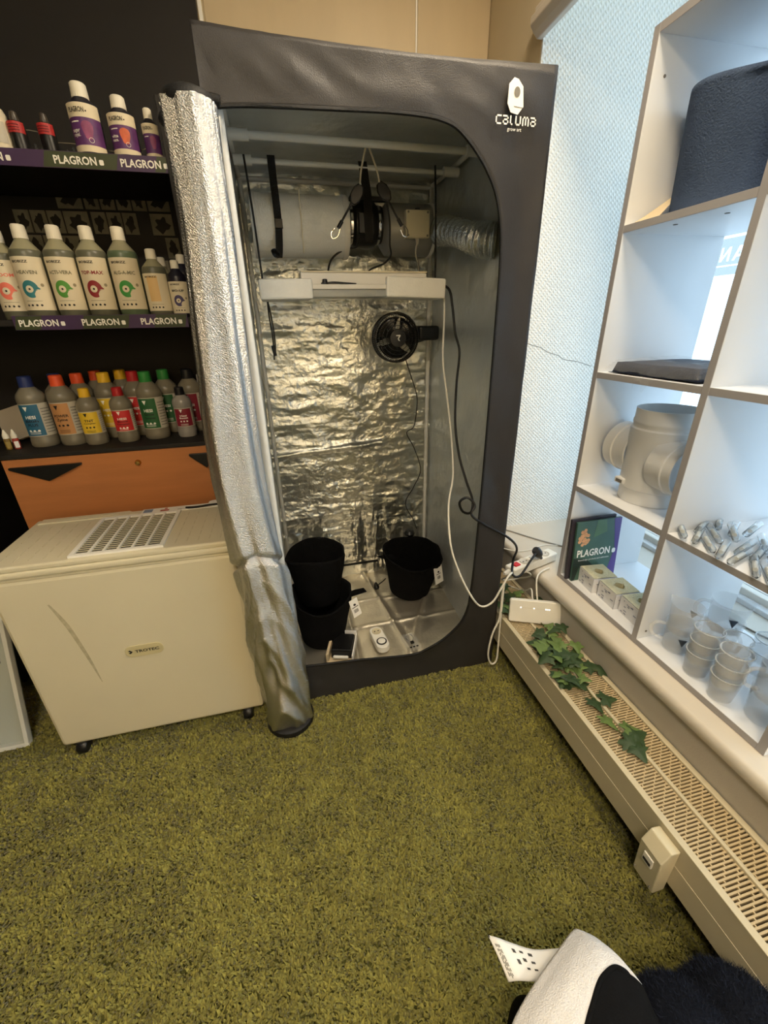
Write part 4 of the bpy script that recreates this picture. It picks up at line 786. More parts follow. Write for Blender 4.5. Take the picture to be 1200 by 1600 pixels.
label_tag(rp, Matrix.Translation((.698, 1.752, .195)) @ Matrix.Rotation(.5, 4, 'Z') @ Matrix.Rotation(-.2, 4, 'X'), .062, .098)
hb = MB(); hb.prism([(0, 0), (-.05, .026), (.03, .03), (.06, .0)], .006, ((.44, 1.86, .265), (1, 0, 0), (0, .2, .95), (0, -.95, .2))); hb.build('handle_flap', BLACK_CLOTH, rp)
# things on the tent floor
tm = thing('plug_timer', 'white plug-in timer with round dial lying on the foil floor', 'timer', (.318, 1.52, .022), .12)
b = MB(); b.prism(rrect(.062, .152, .028, 6), .034, ((0, 0, 0), (1, 0, 0), (0, 1, 0), (0, 0, 1))); b.build('case', WHITE_PL, tm, bevel=.004, local=True)
b = MB(); b.lathe([(.019, 0), (.024, 0), (.024, .003), (.019, .003)], 30, (0, -.034, .034)); b.build('dial_ring', INK, tm, smooth=40, local=True)
b = MB(); b.lathe([(0, 0), (.019, 0), (.018, .004), (.012, .006), (0, .006)], 28, (0, -.034, .034)); b.build('dial', WHITE_PL, tm, smooth=40, local=True)
b = MB(); b.lathe([(.0, .001), (.019, .001), (.022, .003), (.022, .0)], 28, (0, .040, .034)); b.build('socket', CREAM_DK, tm, smooth=40, local=True)
b = MB(); [b.lathe([(0, 0), (.0032, 0), (.0032, .001), (0, .001)], 10, (x, .040, .0358)) for x in (-.009, .009)]; b.build('socket_hole', INK, tm, local=True)
pk_ = thing('blister_pack', 'clear blister pack with a small wire ring lying right of the timer', 'package', (.462, 1.475, .022), .1)
b = MB(); b.prism(rrect(.07, .11, .012, 4), .014, ((0, 0, 0), (1, 0, 0), (0, 1, 0), (0, 0, 1))); b.build('blister', FILM, pk_, bevel=.004, local=True)
b = MB(); b.tube([(.018*math.cos(a), .02+.024*math.sin(a), .019) for a in np.linspace(-PI*.4, PI*1.4, 20)], .0016, 6, 1); b.build('wire_ring', CHROME, pk_, local=True)
b = MB(); b.box(-.008, -.022, .015, .008, -.008, .022); [b.box(-.022+.016*k, -.045, .0145, -.012+.016*k, -.038, .016) for k in range(3)]; b.build('black_bits', BLACK_PL, pk_, local=True)
tr = thing('sensor_box', 'black sensor in a white edged open box by the tent threshold', 'sensor', (.14, 1.50, .03), -.30)
boxo_ = lambda n, a, m, bv=.002: MB().box(*a).build(n, m, tr, bevel=bv, local=True)
boxo_('sensor_body', (-.045, -.052, 0, .048, .062, .05), BLACK_PL, .006); boxo_('card_side', (-.064, -.075, 0, -.052, .064, .045), KRAFT, .001); boxo_('card_edge', (.052, -.075, 0, .057, .082, .04), PAPER, .001); boxo_('card_fold', (-.0, .074, .03, .055, .082, .052), PAPER, .001)
boxo_('card_base', (-.06, -.078, .002, .057, .06, .004), KRAFT, 0); boxo_('white_tube', (-.035, -.068, .012, .035, -.054, .026), WHITE_PL, .006)
pl_ = cable('plug_lead', 'short black lead with plug lying between the felt pots', [(.47, 2.01, .045), (.45, 1.995, .04), (.425, 1.98, .035), (.405, 1.962, .032)], .0034, CABLE_B); WM[pl_.name] = Matrix.Identity(4)
b = MB(); b.lathe([(.0, 0), (.013, .002), (.016, .012), (.012, .026), (.006, .04), (0, .04)], 14, (.402, 1.945, .026), Matrix.Rotation(-.9, 3, 'X')); b.build('plug', BLACK_PL, pl_, smooth=40)
kb = MB(); kb.lathe([(0, 0), (.028, .004), (.032, .016), (.022, .032), (0, .036)], 16, (.63, 2.06, .285)); ko = kb.build('adapter_plug', BLACK_PL, smooth=40); tagp(ko, 'black adapter plug resting on rim of the right felt pot', 'plug')
# ------------------------------------------------------------------ radiator under the sill
RX0, RX1, RZ0, RZ1, RY0, RY1 = .80, .995, .115, .263, -.9, 1.62
rad = thing('radiator', 'low cream convector radiator with slotted top under the window sill', 'radiator', (.9, .36, .115))
boxo('front_panel', RX0, RY0, RZ0, RX0+.008, RY1, RZ1, RAD_M, rad, .002)
boxo('front_lip', RX0-.001, RY0, RZ1-.004, RX0+.017, RY1, RZ1+.002, RAD_M, rad, .0015)
boxo('panel_seam', RX0-.0006, RY0, .188, RX0+.001, RY1, .1895, mat('pale_line', (236, 226, 200), .5), rad)
boxo('rear_panel', RX1-.008, RY0, RZ0, RX1, RY1, RZ1+.002, RAD_M, rad, .002)
boxo('rear_lip', RX1-.016, RY0, RZ1-.004, RX1+.001, RY1, RZ1+.004, RAD_M, rad, .0015)
boxo('end_panel', RX0, RY1-.006, RZ0, RX1, RY1, RZ1, RAD_M, rad, .002)
boxo('inner_core', RX0+.01, RY0+.01, RZ0+.01, RX1-.01, RY1-.01, RZ1-.022, RAD_IN, rad)
mb = MB(); mb.box(.893, RY0, RZ1-.012, .904, RY1, RZ1+.005); mb.build('middle_rail', RAD_M, rad, bevel=.0025)
gb = MB(); pitch = .0082; k = 0; y = RY0+.02
while y < RY1-.03:
    for x0, x1 in ((RX0+.017, .893), (.904, RX1-.016)):
        gb.box(x0, y, RZ1-.010, x1, y+.0040, RZ1-.003)
        w = (x1-x0); ph = (k % 4)/4
        for q in (0, 1):
            xx = x0+w*((ph*.5+q*.5+.12) % 1.0); gb.box(xx-.0016, y+.0040, RZ1-.010, xx+.0016, y+pitch, RZ1-.0035)
    y += pitch; k += 1
go = gb.build('grille', GRILLE_M, rad); go['kind'] = 'stuff'
th = thing('radiator_thermostat', 'cream thermostat box clipped on the radiator front', 'thermostat', (.79, .415, .17))
T = ((0, .375, 0), (-1, 0, 0), (0, 0, 1), (0, 1, 0))
tb = MB(); tb.prism([(-.7995, .085), (-.7995, .247), (-.770, .252), (-.752, .21), (-.762, .085)][::-1], .062, ((0, .388, 0), (-1, 0, 0), (0, 0, 1), (0, 1, 0)))
tb = MB(); tb.prism([(.7995, .085), (.7995, .247), (.772, .250), (.752, .215), (.762, .085)], .062, ((0, .388, 0), (1, 0, 0), (0, 0, 1), (0, 1, 0))); tb.build('case', CREAM_PL, th, bevel=.003)
tb = MB(); tb.box(.750, .405, .165, .7625, .432, .196); tb.build('dial_window', WHITE_PL, th, bevel=.001); tb = MB(); tb.box(.7488, .408, .172, .7505, .429, .180); tb.build('slot', INK, th)
for yy in (.396, .443): MB().lathe([(0, 0), (.002, 0), (.002, .004), (0, .004)], 8, (.7585, yy, .105), Matrix.Rotation(-PI/2, 3, 'Y')).build('screw', GREYINK, th)
# router leaning on the radiator
rt = thing('router', 'white flat router with three status lights standing on the radiator', 'router', (.90, 1.19, .27))
M = Matrix.Translation((.905, 1.192, .2695)) @ Matrix.Rotation(-.42, 4, 'Z') @ Matrix.Rotation(-.22, 4, 'X')
fr_ = (M @ Vector((0, 0, 0)), M.to_3x3() @ Vector((1, 0, 0)), M.to_3x3() @ Vector((0, 0, 1)), M.to_3x3() @ Vector((0, -1, 0)))
b = MB(); b.prism(rrect(.205, .098, .010, 4, 0, .049), -.022, fr_); b.build('case', WHITE_PL, rt, bevel=.004, seg=3)
b = MB(); [b.flat(circ(.0023, 8, x, .066), fr_, e=.0008) for x in (-.058, -.006, .040, .047, .054)]; b.build('status_light', mat('status_glow', (255, 255, 250), .4, emit=3), rt)
b = MB(); b.flat([(-.055, .0655), (.045, .0655), (.045, .0662), (-.055, .0662)], fr_, e=.0006); b.build('light_groove', CREAM_DK, rt)
# power strip on the sill
ps = thing('power_strip', 'white power strip with red switch on the sill behind the router', 'power strip', (.955, 1.36, .43), .30)
b = MB(); b.box(-.115, -.027, 0, .155, .027, .040); b.build('case', WHITE_PL, ps, bevel=.007, local=True, seg=3)
for k, x in enumerate((-.025, .035, .095)):
    b = MB(); b.lathe([(.0, .001), (.019, .001), (.0225, .004), (.0225, .0)], 26, (x, 0, .0398)); s_ = b.build('socket', mat('socket_white', (200, 196, 186), .5), ps, smooth=40, local=True)
    b = MB(); [b.lathe([(0, 0), (.003, 0), (.003, .001), (0, .001)], 8, (x+q, .0, .0412)) for q in (-.0095, .0095)]; b.build('socket_hole', INK, s_, local=True)
b = MB(); b.box(-.092, -.013, .039, -.062, .013, .046); b.build('switch', mat('red_switch', (196, 32, 40), .3), ps, bevel=.003, local=True)
b = MB(); b.lathe([(.0, 0), (.013, .0), (.011, .015), (.007, .03), (0, .03)], 16, (-.114, 0, .018), Matrix.Rotation(-PI/2, 3, 'Y')); b.build('strain_relief', WHITE_PL, ps, smooth=40, local=True)
cable('white_coil', 'white cable coiled behind the router', [(.83, 1.30, .445), (.86, 1.40, .36), (.90, 1.43, .33), (.95, 1.40, .35), (.96, 1.34, .40), (.93, 1.33, .43), (.885, 1.36, .40), (.875, 1.40, .34), (.92, 1.42, .30), (.955, 1.36, .31), (.945, 1.30, .36), (.93, 1.26, .34), (.928, 1.225, .33)], .0036, CABLE_W)
cable('white_adapter_lead', 'white lead arching from sill down behind the router', [(1.04, 1.33, .432), (.99, 1.31, .436), (.95, 1.28, .43), (.935, 1.25, .39), (.935, 1.235, .35)], .0036, CABLE_W)
cable('grey_cable', 'grey cable lying across the sill behind the shelf unit', [(.985, 1.76, .435), (1.05, 1.71, .43), (1.14, 1.58, .43), (1.24, 1.46, .43), (1.34, 1.36, .43)], .0035, mat('grey_cable2', (150, 148, 142), .5))
cable('thin_white_cord', 'thin white cord curving on the sill', [(.90, 1.53, .45), (.985, 1.50, .431), (1.06, 1.50, .429), (1.14, 1.52, .429), (1.26, 1.48, .429)], .0022, CABLE_W)
cable('window_cord', 'thin brown cord lying on the sill behind the measuring jugs', [(1.46, .92, .429), (1.47, .80, .429), (1.50, .70, .429), (1.52, .55, .429), (1.50, .40, .429)], .003, mat('brown_cord', (110, 98, 82), .6))
# ------------------------------------------------------------------ white cube shelf on the sill
SX0, SX1 = 1.045, 1.425; YE = [1.280, .8725, .465]; ZB = [.446, .838, 1.248, 1.662]; ZT = 2.095; TH = .020
cube = thing('cube_shelf', 'white cube shelf unit standing on the window sill', 'shelf', (1.235, .87, .425))
def board(n, a, bv=.001):
    o = MB().box(*a).build(n, SHELF_W, cube, bevel=bv); e = MB(); x0, y0, z0, x1, y1, z1 = a; e.box(x0-.0012, y0+.0006, z0+.0006, x0, y1-.0006, z1-.0006); e.build('edge_band', SHELF_E, o); return o
for i, y in enumerate(YE): board('upright', (SX0, y-TH, .426, SX1, y, ZT))
for i, z in enumerate(ZB):
    for j in range(2): board('shelf_board', (SX0+.0005, YE[j+1], z-TH, SX1, YE[j]-TH, z))
for j in range(2): board('top_board', (SX0+.0005, YE[j+1], ZT-TH, SX1, YE[j]-TH, ZT))
for (x, z) in ((1.085, 1.995), (1.075, .472)):
    y = YE[0]-TH if z > 1 else YE[1]-TH
    MB().lathe([(0, 0), (.004, 0), (.004, .0012), (0, .0012)], 10, (x, y, z), Matrix.Rotation(PI/2, 3, 'X')).build('peg_hole', GREYINK, cube)
for x, y in ((1.10, 1.13), (1.12, 1.0)): MB().lathe([(0, -.0012), (.006, -.0012), (.006, .0), (0, .0)], 10, (x, y, ZB[3]-TH)).build('board_plug', GREYINK, cube)
# top cell: dark felt pot and folded card
cp_ = felt_pot('dark felt pot tinted blue-grey with painted window glare, filling the upper left cube of the white shelf', (1.232, 1.083, ZB[3]+.001), .150, .160, .262, 0, .004, 3, GLARE_FELT, name='felt_planter')
b = MB(); b.add([(1.06, 1.235, ZB[3]+.002), (1.07, 1.165, ZB[3]+.002), (1.20, 1.225, ZB[3]+.09), (1.20, 1.255, ZB[3]+.07), (1.06, 1.238, ZB[3]+.004), (1.072, 1.166, ZB[3]+.004), (1.202, 1.227, ZB[3]+.092), (1.202, 1.257, ZB[3]+.072)], [(0, 1, 2, 3), (7, 6, 5, 4), (0, 4, 5, 1), (1, 5, 6, 2), (2, 6, 7, 3), (3, 7, 4, 0)])
ko = b.build('folded_card', KRAFT); tagp(ko, 'folded beige card in the corner beside the glare-tinted felt pot', 'card')
# film wrapped pack
fp_ = thing('film_pack', 'flat dark fabric pack in clear film on the second shelf', 'package', (1.20, 1.06, ZB[2]))
sheet('fabric', mat('navy_fabric', (22, 32, 54), .8, 0, .15, 20, .3, 120), fp_, 20, 20, lambda u, v: np.stack([1.062+.30*u, .905+.325*v, ZB[2]+.002+.030*np.minimum(1, 25*np.minimum(np.minimum(u, 1-u), np.minimum(v, 1-v)))+.004*fbm(u*6, v*6)], 1), solid=.002)
sheet('film', FILM, fp_, 60, 60, lambda u, v: np.stack([1.054+.32*u, .900+.345*v, ZB[2]+.0065+.034*np.minimum(1, 14*np.minimum(np.minimum(u, 1-u), np.minimum(v, 1-v)))+.012*(ridge(u*7, v*4, 3)-.3)], 1))
b = MB(); b.grid(6, 5, lambda u, v: (1.043-.006*v-.004*math.sin(u*9), 1.03+.07*u-.02*v*(u-.5), ZB[2]+.004-.045*v*(.6+.4*math.sin(u*7)))); b.build('film_tail', FILM, fp_, smooth=180)
# white duct cross
dx = thing('duct_cross', 'white metal four-way duct connector on the third shelf', 'duct', (1.20, 1.085, ZB[1]))
PX, PY, Z0 = 1.20, 1.085, ZB[1]+.001; Rd = .096
def spigot(n, M, c, l, r=Rd): return MB().open_lathe([(r*.90, 0), (r*.94, .004), (r*.94, l*.55), (r*.985, l*.58), (r*.985, l*.66), (r*.94, l*.69), (r*.94, l), (r*.91, l), (r*.91, 0)], 40, c, M).build(n, PVC, dx, smooth=40)
MB().open_lathe([(Rd, 0), (Rd, .045), (Rd*1.05, .05), (Rd*1.05, .245), (Rd, .25), (Rd, .258), (Rd*1.02, .262), (Rd*1.02, .27), (Rd, .274), (Rd, .308), (Rd*.97, .308), (Rd*.97, 0)], 44, (PX, PY, Z0)).build('barrel', PVC, dx, smooth=40)
spigot('side_branch', Matrix.Rotation(-PI/2, 3, 'X') @ Matrix.Rotation(.0, 3, 'Z'), (PX-.01, PY+.055, Z0+.155), .10, .088); spigot('side_branch', Matrix.Rotation(PI/2, 3, 'X'), (PX-.03, PY-.055, Z0+.145), .098, .088)
b = MB(); b.box(PX-Rd-.012, PY+.015, Z0+.055, PX-Rd+.015, PY+.055, Z0+.075); b.build('latch', PVC, dx, bevel=.004); b = MB(); b.box(PX-Rd-.014, PY+.02, Z0+.06, PX-Rd-.01, PY+.045, Z0+.07); b.build('latch_slot', GREYINK, dx)
# booklets leaning on the left upright
GREEN_C = mat('green_cover', (66, 98, 86), .4, 0, .15, 6); 
for k, (y0, xo, lbl) in enumerate(((1.205, 0, 'front green and purple booklet with white title in the lower cube'), (1.222, -.012, 'rear dark booklet mostly hidden behind the front one'))):
    t = thing('booklet', lbl, 'booklet', (1.14, y0, ZB[0]), 0, 'booklets in the lower cube')
    M = Matrix.Translation((1.05+xo, y0+.0, ZB[0]+.001)) @ Matrix.Rotation(-.085, 4, 'X')
    o = MB().box(0, -.005, 0, .20, .005, .252+.006*k, M=M).build('cover', GREEN_C if k == 0 else mat('dark_cover', (60, 56, 66), .45), t, bevel=.001)
    if k == 0:
        R3 = M.to_3x3(); fr_ = (M @ Vector((0, -.005, 0)), R3 @ Vector((1, 0, 0)), R3 @ Vector((0, 0, 1)), R3 @ Vector((0, -1, 0)))
        b = MB(); b.flat([(.155, .0), (.2, .0), (.2, .252), (.165, .252), (.185, .12)], fr_, e=.0004); b.build('purple_field', mat('violet_cover', (82, 62, 130), .4, 0, .1, 6), o)
        b = MB(); b.flat([(0, 0), (.012, 0), (.03, .06), (.055, .0), (.12, .0), (.10, .05), (.06, .09), (.0, .10)], fr_, e=.0004); b.build('dark_field', mat('deep_green_cover', (26, 46, 42), .4), o)
        b = MB(); b.flat([(.08, .18), (.14, .20), (.13, .252), (.09, .252)], fr_, e=.0005); b.build('pale_field', mat('mid_green_cover', (82, 116, 84), .4), o)
        b = MB(); text(b, 'PLAGRON', .150, fr_, .088, .118, True, height=.030, e=.001); b.flat(rrect(.016, .020, .006, 4, .181, .112), fr_, e=.001); text(b, 'Knowledge, products and cultivation', .14, fr_, .092, .088, False, height=.0075, e=.001); b.build('lettering', WINK, o)
        nug = MB(); nr_ = random.Random(4)
        for q in range(26): a = nr_.random()*6.28; r = .026*math.sqrt(nr_.random()); nug.flat([(.034+r*math.cos(a)+.008*math.cos(t_), .185+1.25*r*math.sin(a)+.008*math.sin(t_)) for t_ in np.linspace(0, 2*PI, 7)[:-1]], fr_, e=.0006+.00003*q)
        nug.build('picture', mat('peach_print', (222, 160, 116), .6, 0, .35, 120), o)
# rockwool cubes
rkp = None
for i, (x, y, rz, l) in enumerate(((1.126, 1.150, -.12, 'rockwool cube nearest the booklet'), (1.132, 1.046, -.08, 'middle rockwool cube of the three'), (1.140, .944, -.1, 'rockwool cube nearest the divider, partly hidden'))):
    if i == 0:
        t = thing('rockwool_cube', l, 'grow cube', (x, y, ZB[0]), rz, 'wrapped rockwool cubes'); rkp = t
        b = MB(); ss = .047
        ring = [(.018*(1+.12*math.sin(3*a)+.08*math.sin(7*a))*math.cos(a), .018*(1+.12*math.cos(4*a))*math.sin(a)) for a in np.linspace(0, 2*PI, 25)[:-1]]; n = 24
        sq = [(ss*max(-1, min(1, 1.42*math.cos(a))), ss*max(-1, min(1, 1.42*math.sin(a)))) for a in np.linspace(0, 2*PI, 25)[:-1]]
        b.v = [(x_, y_, .066) for x_, y_ in sq]+[(x_, y_, .066) for x_, y_ in ring]+[(x_*.8, y_*.8, .03) for x_, y_ in ring]+[(0, 0, .028)]
        for k in range(n): b.f += [(k, (k+1) % n, n+(k+1) % n, n+k), (n+k, n+(k+1) % n, 2*n+(k+1) % n, 2*n+k), (2*n+k, 2*n+(k+1) % n, 3*n)]; b.m += [0]*3
        b.build('wool_top', ROCK, t, local=True)
        b = MB(); q_ = ss+.001
        for a_ in ((-q_, -q_, -q_+.0015, q_), (q_-.0015, -q_, q_, q_), (-q_, -q_, q_, -q_+.0015), (-q_, q_-.0015, q_, q_)): b.box(a_[0], a_[1], 0, a_[2], a_[3], .0635)
        w_ = b.build('wrap', WRAP, t, local=True)
        b = MB(); rr_ = random.Random(3)
        for (o_, ux) in (((-ss-.0015, ss, 0), (0, -1, 0)), ((-ss, -ss-.0015, 0), (1, 0, 0))):
            n_ = Vector((0, 0, 1)).cross(Vector(ux))*-1
            for q in range(12):
                a = rr_.uniform(.006, .078); z = rr_.uniform(.006, .054); w = rr_.choice((.004, .009, .014)); h = .0035 if w > .005 else .004
                b.flat([(a, z), (min(.092, a+w), z), (min(.092, a+w), z+h), (a, z+h)], (o_, ux, (0, 0, 1), Vector((-1, 0, 0)) if ux[1] else Vector((0, -1, 0))), e=.0004)
        b.build('wrap_print', mat('blue_grey_print', (130, 136, 156), .6), w_, local=True)
    else:
        c = copy_tree(rkp); c.location = (x, y, ZB[0]); c.rotation_euler = (0, 0, rz); c['label'] = l
# glass tubes on shelf
ORD = ('first', 'second', 'third', 'fourth', 'fifth', 'sixth', 'seventh', 'eighth', 'ninth'); gt = None; rnd = random.Random(11); spots = []
for row in range(4):
    for k in range(9):
        if len(spots) < 26: spots.append((1.075+.066*row+rnd.uniform(-.008, .008), .835-.041*k+rnd.uniform(-.008, .008), row))
for i, (x, y, row) in enumerate(spots):
    if i == 0:
        gt = thing('glass_tube', 'clear glass tube lying in the pile on the right-hand third shelf', 'tube', (x, y, ZB[1]), 0, 'clear glass tubes in a pile')
        b = MB(); b.open_lathe([(.0035, -.052), (.006, -.046), (.0088, -.04), (.0092, .05), (.0098, .058), (.0098, .064), (.0086, .064), (.0080, .05), (.0076, -.038), (.0035, -.046)], 14, (0, 0, .013), Matrix.Rotation(PI/2, 3, 'Y')); b.build('tube_wall', TUBE_G, gt, smooth=40, local=True); c = gt
        b = MB(); b.lathe([(0, -.012), (.0055, -.012), (.0055, .03), (0, .03)], 12, (0, 0, .013), Matrix.Rotation(PI/2, 3, 'Y')); b.build('paper_insert', PAPER, gt, smooth=40, local=True)
    else: c = copy_tree(gt)
    c['label'] = 'clear glass tube, %s from the divider in the %s row of the pile' % (ORD[i % 9], ('front', 'second', 'back')[i//9])
    c.location = (x, y, ZB[1]+.001+(.024 if (i % 3 == 2 and row) else 0)); c.rotation_euler = (0, 0, rnd.uniform(.25, .95))
# measuring jugs and cups
def vessel(name, label, x, y, z, r0, r1, h, jug=False, rz=0, group=None, tri=True):
    t = thing(name, label, 'jug' if jug else 'cup', (x, y, z), rz, group); n = 40; th_ = .0016
    prof = [(0, .001), (r0-.004, .0), (r0, .004), (r1, h-.004), (r1+.002, h), (r1-th_, h-.001), (r1-th_-.0005, h-.006), (r0-th_, .006), (0, .0045)]
    b = MB(); b.lathe(prof, n)
    if jug:
        for i, (a, bb, c) in enumerate(b.v):
            if c > h*.72:
                ang = math.atan2(bb, a); k = max(0, 1-abs(ang)/.5)*((c-h*.72)/(h*.28)); b.v[i] = (a*(1+.30*k), bb*(1-.25*k), c+.004*k)
    b.build('wall', PLASTIC_CLEAR, t, smooth=40, local=True)
    if jug:
        b = MB(); b.tube([(-r1*.98, 0, h*.86), (-r1-.022, 0, h*.88), (-r1-.036, 0, h*.70), (-r1-.030, 0, h*.42), (-r1-.010, 0, h*.30), (-r0*1.03, 0, h*.28)], .0052, 8); b.build('handle', PLASTIC_CLEAR, t, smooth=60, local=True)
        rm_ = (r0+r1)/2; tm_ = MB(); wpoly(tm_, [(-.012, h*.62), (.012, h*.62), (.002, h*.36)], rm_+(r1-rm_)*.2, .0015); tm_.build('triangle_mark', mat('blue_black_mark', (56, 66, 78), .5), t, local=True)
        tm_ = MB(); [wrect(tm_, -.004, h*(.15+.09*q), .006, h*(.155+.09*q), rm_-(r1-rm_)*.3, .0012) for q in range(3)]; tm_.build('scale_lines', GREYINK, t, local=True)
    else:
        b = MB(); b.tube([((r1-.001)*math.cos(a), (r1-.001)*math.sin(a), h*.995) for a in np.linspace(0, 2*PI, 41)], .0016, 6, 1); b.build('rim', mat('milky_plastic', (232, 236, 238), .3, 0, .01, 5, trans=.5), t, smooth=60, local=True)
    return t
ZJ = ZB[0]+.0005
JG = 'clear measuring jugs stacked in pairs'
vessel('measuring_jug', 'lower jug of the left pair, beside the divider', 1.130, .788, ZJ, .036, .042, .098, True, -.6, JG); vessel('measuring_jug', 'upper jug of the left pair, handle to the right', 1.130, .788, ZJ+.066, .036, .042, .098, True, 1.7, JG)
vessel('measuring_jug', 'lower jug of the rear right pair', 1.265, .765, ZJ, .042, .050, .105, True, 1.2, JG); vessel('measuring_jug', 'upper jug of the rear right pair', 1.265, .765, ZJ+.066, .042, .050, .105, True, -.6, JG)
CG = 'frosted plastic cups in stacks'
for (x, y, n_, l) in ((1.098, .690, 3, 'second from the divider'), (1.195, .672, 2, 'behind the front stack'), (1.085, .602, 3, 'nearest the front edge'), (1.275, .642, 2, 'at the back right')):
    for k in range(n_): vessel('plastic_cup', '%s frosted cup of the stack %s' % (('lowest', 'middle' if n_ == 3 else 'top', 'top')[k], l), x, y, ZJ+.041*k, .029, .037, .080, group=CG)
vessel('measuring_jug', 'lower jug of the front pair at right frame edge', 1.13, .517, ZJ, .041, .048, .105, True, 3.1, JG); vessel('measuring_jug', 'upper jug of the front pair at right frame edge', 1.13, .517, ZJ+.070, .041, .048, .105, True, -.4, JG)
# ------------------------------------------------------------------ ivy on the radiator
iv = thing('ivy_vine', 'green ivy trailing over the radiator grille below the router', 'plant', (.90, 1.0, .266))
def ivy_leaf_mesh(seed, s=.034):
    r_ = random.Random(seed); out = [(0, 0), (.30, -.30), (.62, -.24), (.55, .10), (1.0, .30), (.62, .50), (.42, .62), (.16, 1.25), (0, 1.42)]
    pts = out+[(-a, b) for a, b in out[-2:0:-1]]; n = len(pts); cx = (0, .35)
    vs = [(cx[0], cx[1], .10)]+[(a*.55*(1+r_.uniform(-.08, .08)), cx[1]+(b-cx[1])*.55, .05) for a, b in pts]+[(a*(1+r_.uniform(-.1, .1)), b, -.10*abs(a)+.06*math.sin(b*2)-.05*b) for a, b in pts]
    vs = [(a*s, b*s, c*s) for a, b, c in vs]; fs = [(0, 1+i, 1+(i+1) % n) for i in range(n)]+[(1+i, 1+n+i, 1+n+(i+1) % n, 1+(i+1) % n) for i in range(n)]
    me = bpy.data.meshes.new('ivy_leaf'); me.from_pydata(vs, [], fs); me.materials.append(LEAF if seed % 2 == 0 else LEAF2); me.polygons.foreach_set('use_smooth', [True]*len(fs)); return me
LM = [ivy_leaf_mesh(k) for k in range(6)]
rl_ = random.Random(5)
def leaf(x, y, z, a, s=1, tilt=None):
    o = bpy.data.objects.new('ivy_leaf', LM[rl_.choice((0, 2, 4, 0, 1, 3))]); C.objects.link(o); o.parent = iv
    o.location = Vector((x, y, z))-Vector(iv.location); o.rotation_euler = (rl_.uniform(-.45, .25) if tilt is None else tilt, rl_.uniform(-.35, .35), a); o.scale = (s, s, s)
for k in range(52):
    t = rl_.random(); y = 1.155-.31*t; x = .93-.075*t+rl_.gauss(0, .034); x = min(.985, max(.838, x)); leaf(x, y, .274+.034*rl_.random(), rl_.uniform(0, 6.28), rl_.uniform(.8, 1.2))
for x, y, a in ((.975, .905, 5.0), (.95, .93, 4.2), (.93, .955, 3.6), (.845, .90, 2.2), (.83, .925, 2.8), (.905, .795, 4.5), (.872, .80, 3.2), (.862, .735, 3.4), (.895, .682, 4.4), (.868, .655, 3.6), (.90, .655, 4.8), (.882, .63, 3.0)): leaf(x, y, .276, a, 1.1, -.05)
for k in range(13): leaf(.83+.10*rl_.random(), 1.27+.15*rl_.random(), .285+.07*rl_.random(), rl_.uniform(0, 6.28), rl_.uniform(.7, 1.0))
for x, y, a in ((.822, 1.275, 2.0), (.82, 1.32, 2.6), (.985, 1.30, 4.8)): leaf(x, y, .30, a, .9)
b = MB(); b.tube([(.86, 1.40, .30), (.90, 1.30, .285), (.93, 1.20, .275), (.92, 1.05, .282), (.90, .95, .276), (.89, .85, .272), (.87, .74, .271), (.885, .63, .271)], .0022, 5); b.tube([(.92, 1.05, .28), (.86, .98, .276), (.838, .915, .274)], .0018, 5); b.tube([(.90, .95, .276), (.955, .915, .274), (.985, .90, .276)], .0018, 5); b.build('stem', STEM, iv)
# ------------------------------------------------------------------ garments at the lower right
FUZZ = mat('dark_blue_fleece', (22, 25, 34), .95, 0, .25, 30, .4, 200, spec=.1); FUZZH = mat('dark_blue_fibre', (34, 38, 50), .9, 0, .3, 30, spec=.1)
FLEECE = mat('white_fleece', (226, 222, 218), .95, 0, .04, 40, .5, 420, spec=.1); JACK = mat('black_jacket_cloth', (13, 13, 14), .9, 0, .2, 40, .3, 400, spec=.15)
pu = thing('fuzzy_pullover', 'dark blue fuzzy pullover heaped against the radiator', 'pullover', (.63, .10, 0))
def blob(c, r, seed, amp=.03):
    def fn(u, v):
        a = 2*PI*u; e = PI*v-PI/2; x, y, z = np.cos(e)*np.cos(a), np.cos(e)*np.sin(a), np.sin(e)
        z = np.maximum(z, -.78); k = 1+amp*6*(fbm(x*1.6+seed+z, y*1.6+7+z*1.3, 3)-.5)
        return np.stack([c[0]+r[0]*x*k, c[1]+r[1]*y*k, np.maximum(.004, c[2]+r[2]*z*k)], 1)
    return fn
hair_src = []
def lobe(name, m, par, c, r, seed, amp=.02, fur=0):
    o = sheet(name, m, par, 48, 32, blob(c, r, seed, amp))
    if fur: hair_src.append((c, r, seed, amp, fur))
    return o
lobe('body', FUZZ, pu, (.597, .125, .145), (.098, .135, .135), 3, .015, 9000); lobe('sleeve', FUZZ, pu, (.700, .115, .15), (.095, .135, .14), 6, .012, 11000); lobe('hem', FUZZ, pu, (.66, -.06, .14), (.13, .15, .17), 9, .02, 5000)
hv = []; hf = []
for c, r, seed, amp, n in hair_src:
    u, v = RNG.random(n), np.arccos(1-2*RNG.random(n))/PI; P = blob(c, r, seed, amp)(u, v); D = (P-np.array(c))/np.array(r); D /= np.linalg.norm(D, axis=1)[:, None]+1e-9
    D = D+RNG.normal(0, .55, D.shape); D /= np.linalg.norm(D, axis=1)[:, None]; S = np.cross(D, RNG.normal(0, 1, D.shape)); S /= np.linalg.norm(S, axis=1)[:, None]; L = (.006+.009*RNG.random(n))[:, None]
    tip = P+D*L; tip[:, 0] = np.minimum(tip[:, 0], .797); tip[:, 2] = np.maximum(tip[:, 2], .003)
    k0 = len(hv)//1; a = np.concatenate([P-S*.0006, P+S*.0006, tip], 1).reshape(-1, 3); base = len(hv); hv += [tuple(p) for p in a]; hf += [(base+3*i, base+3*i+1, base+3*i+2) for i in range(n)]
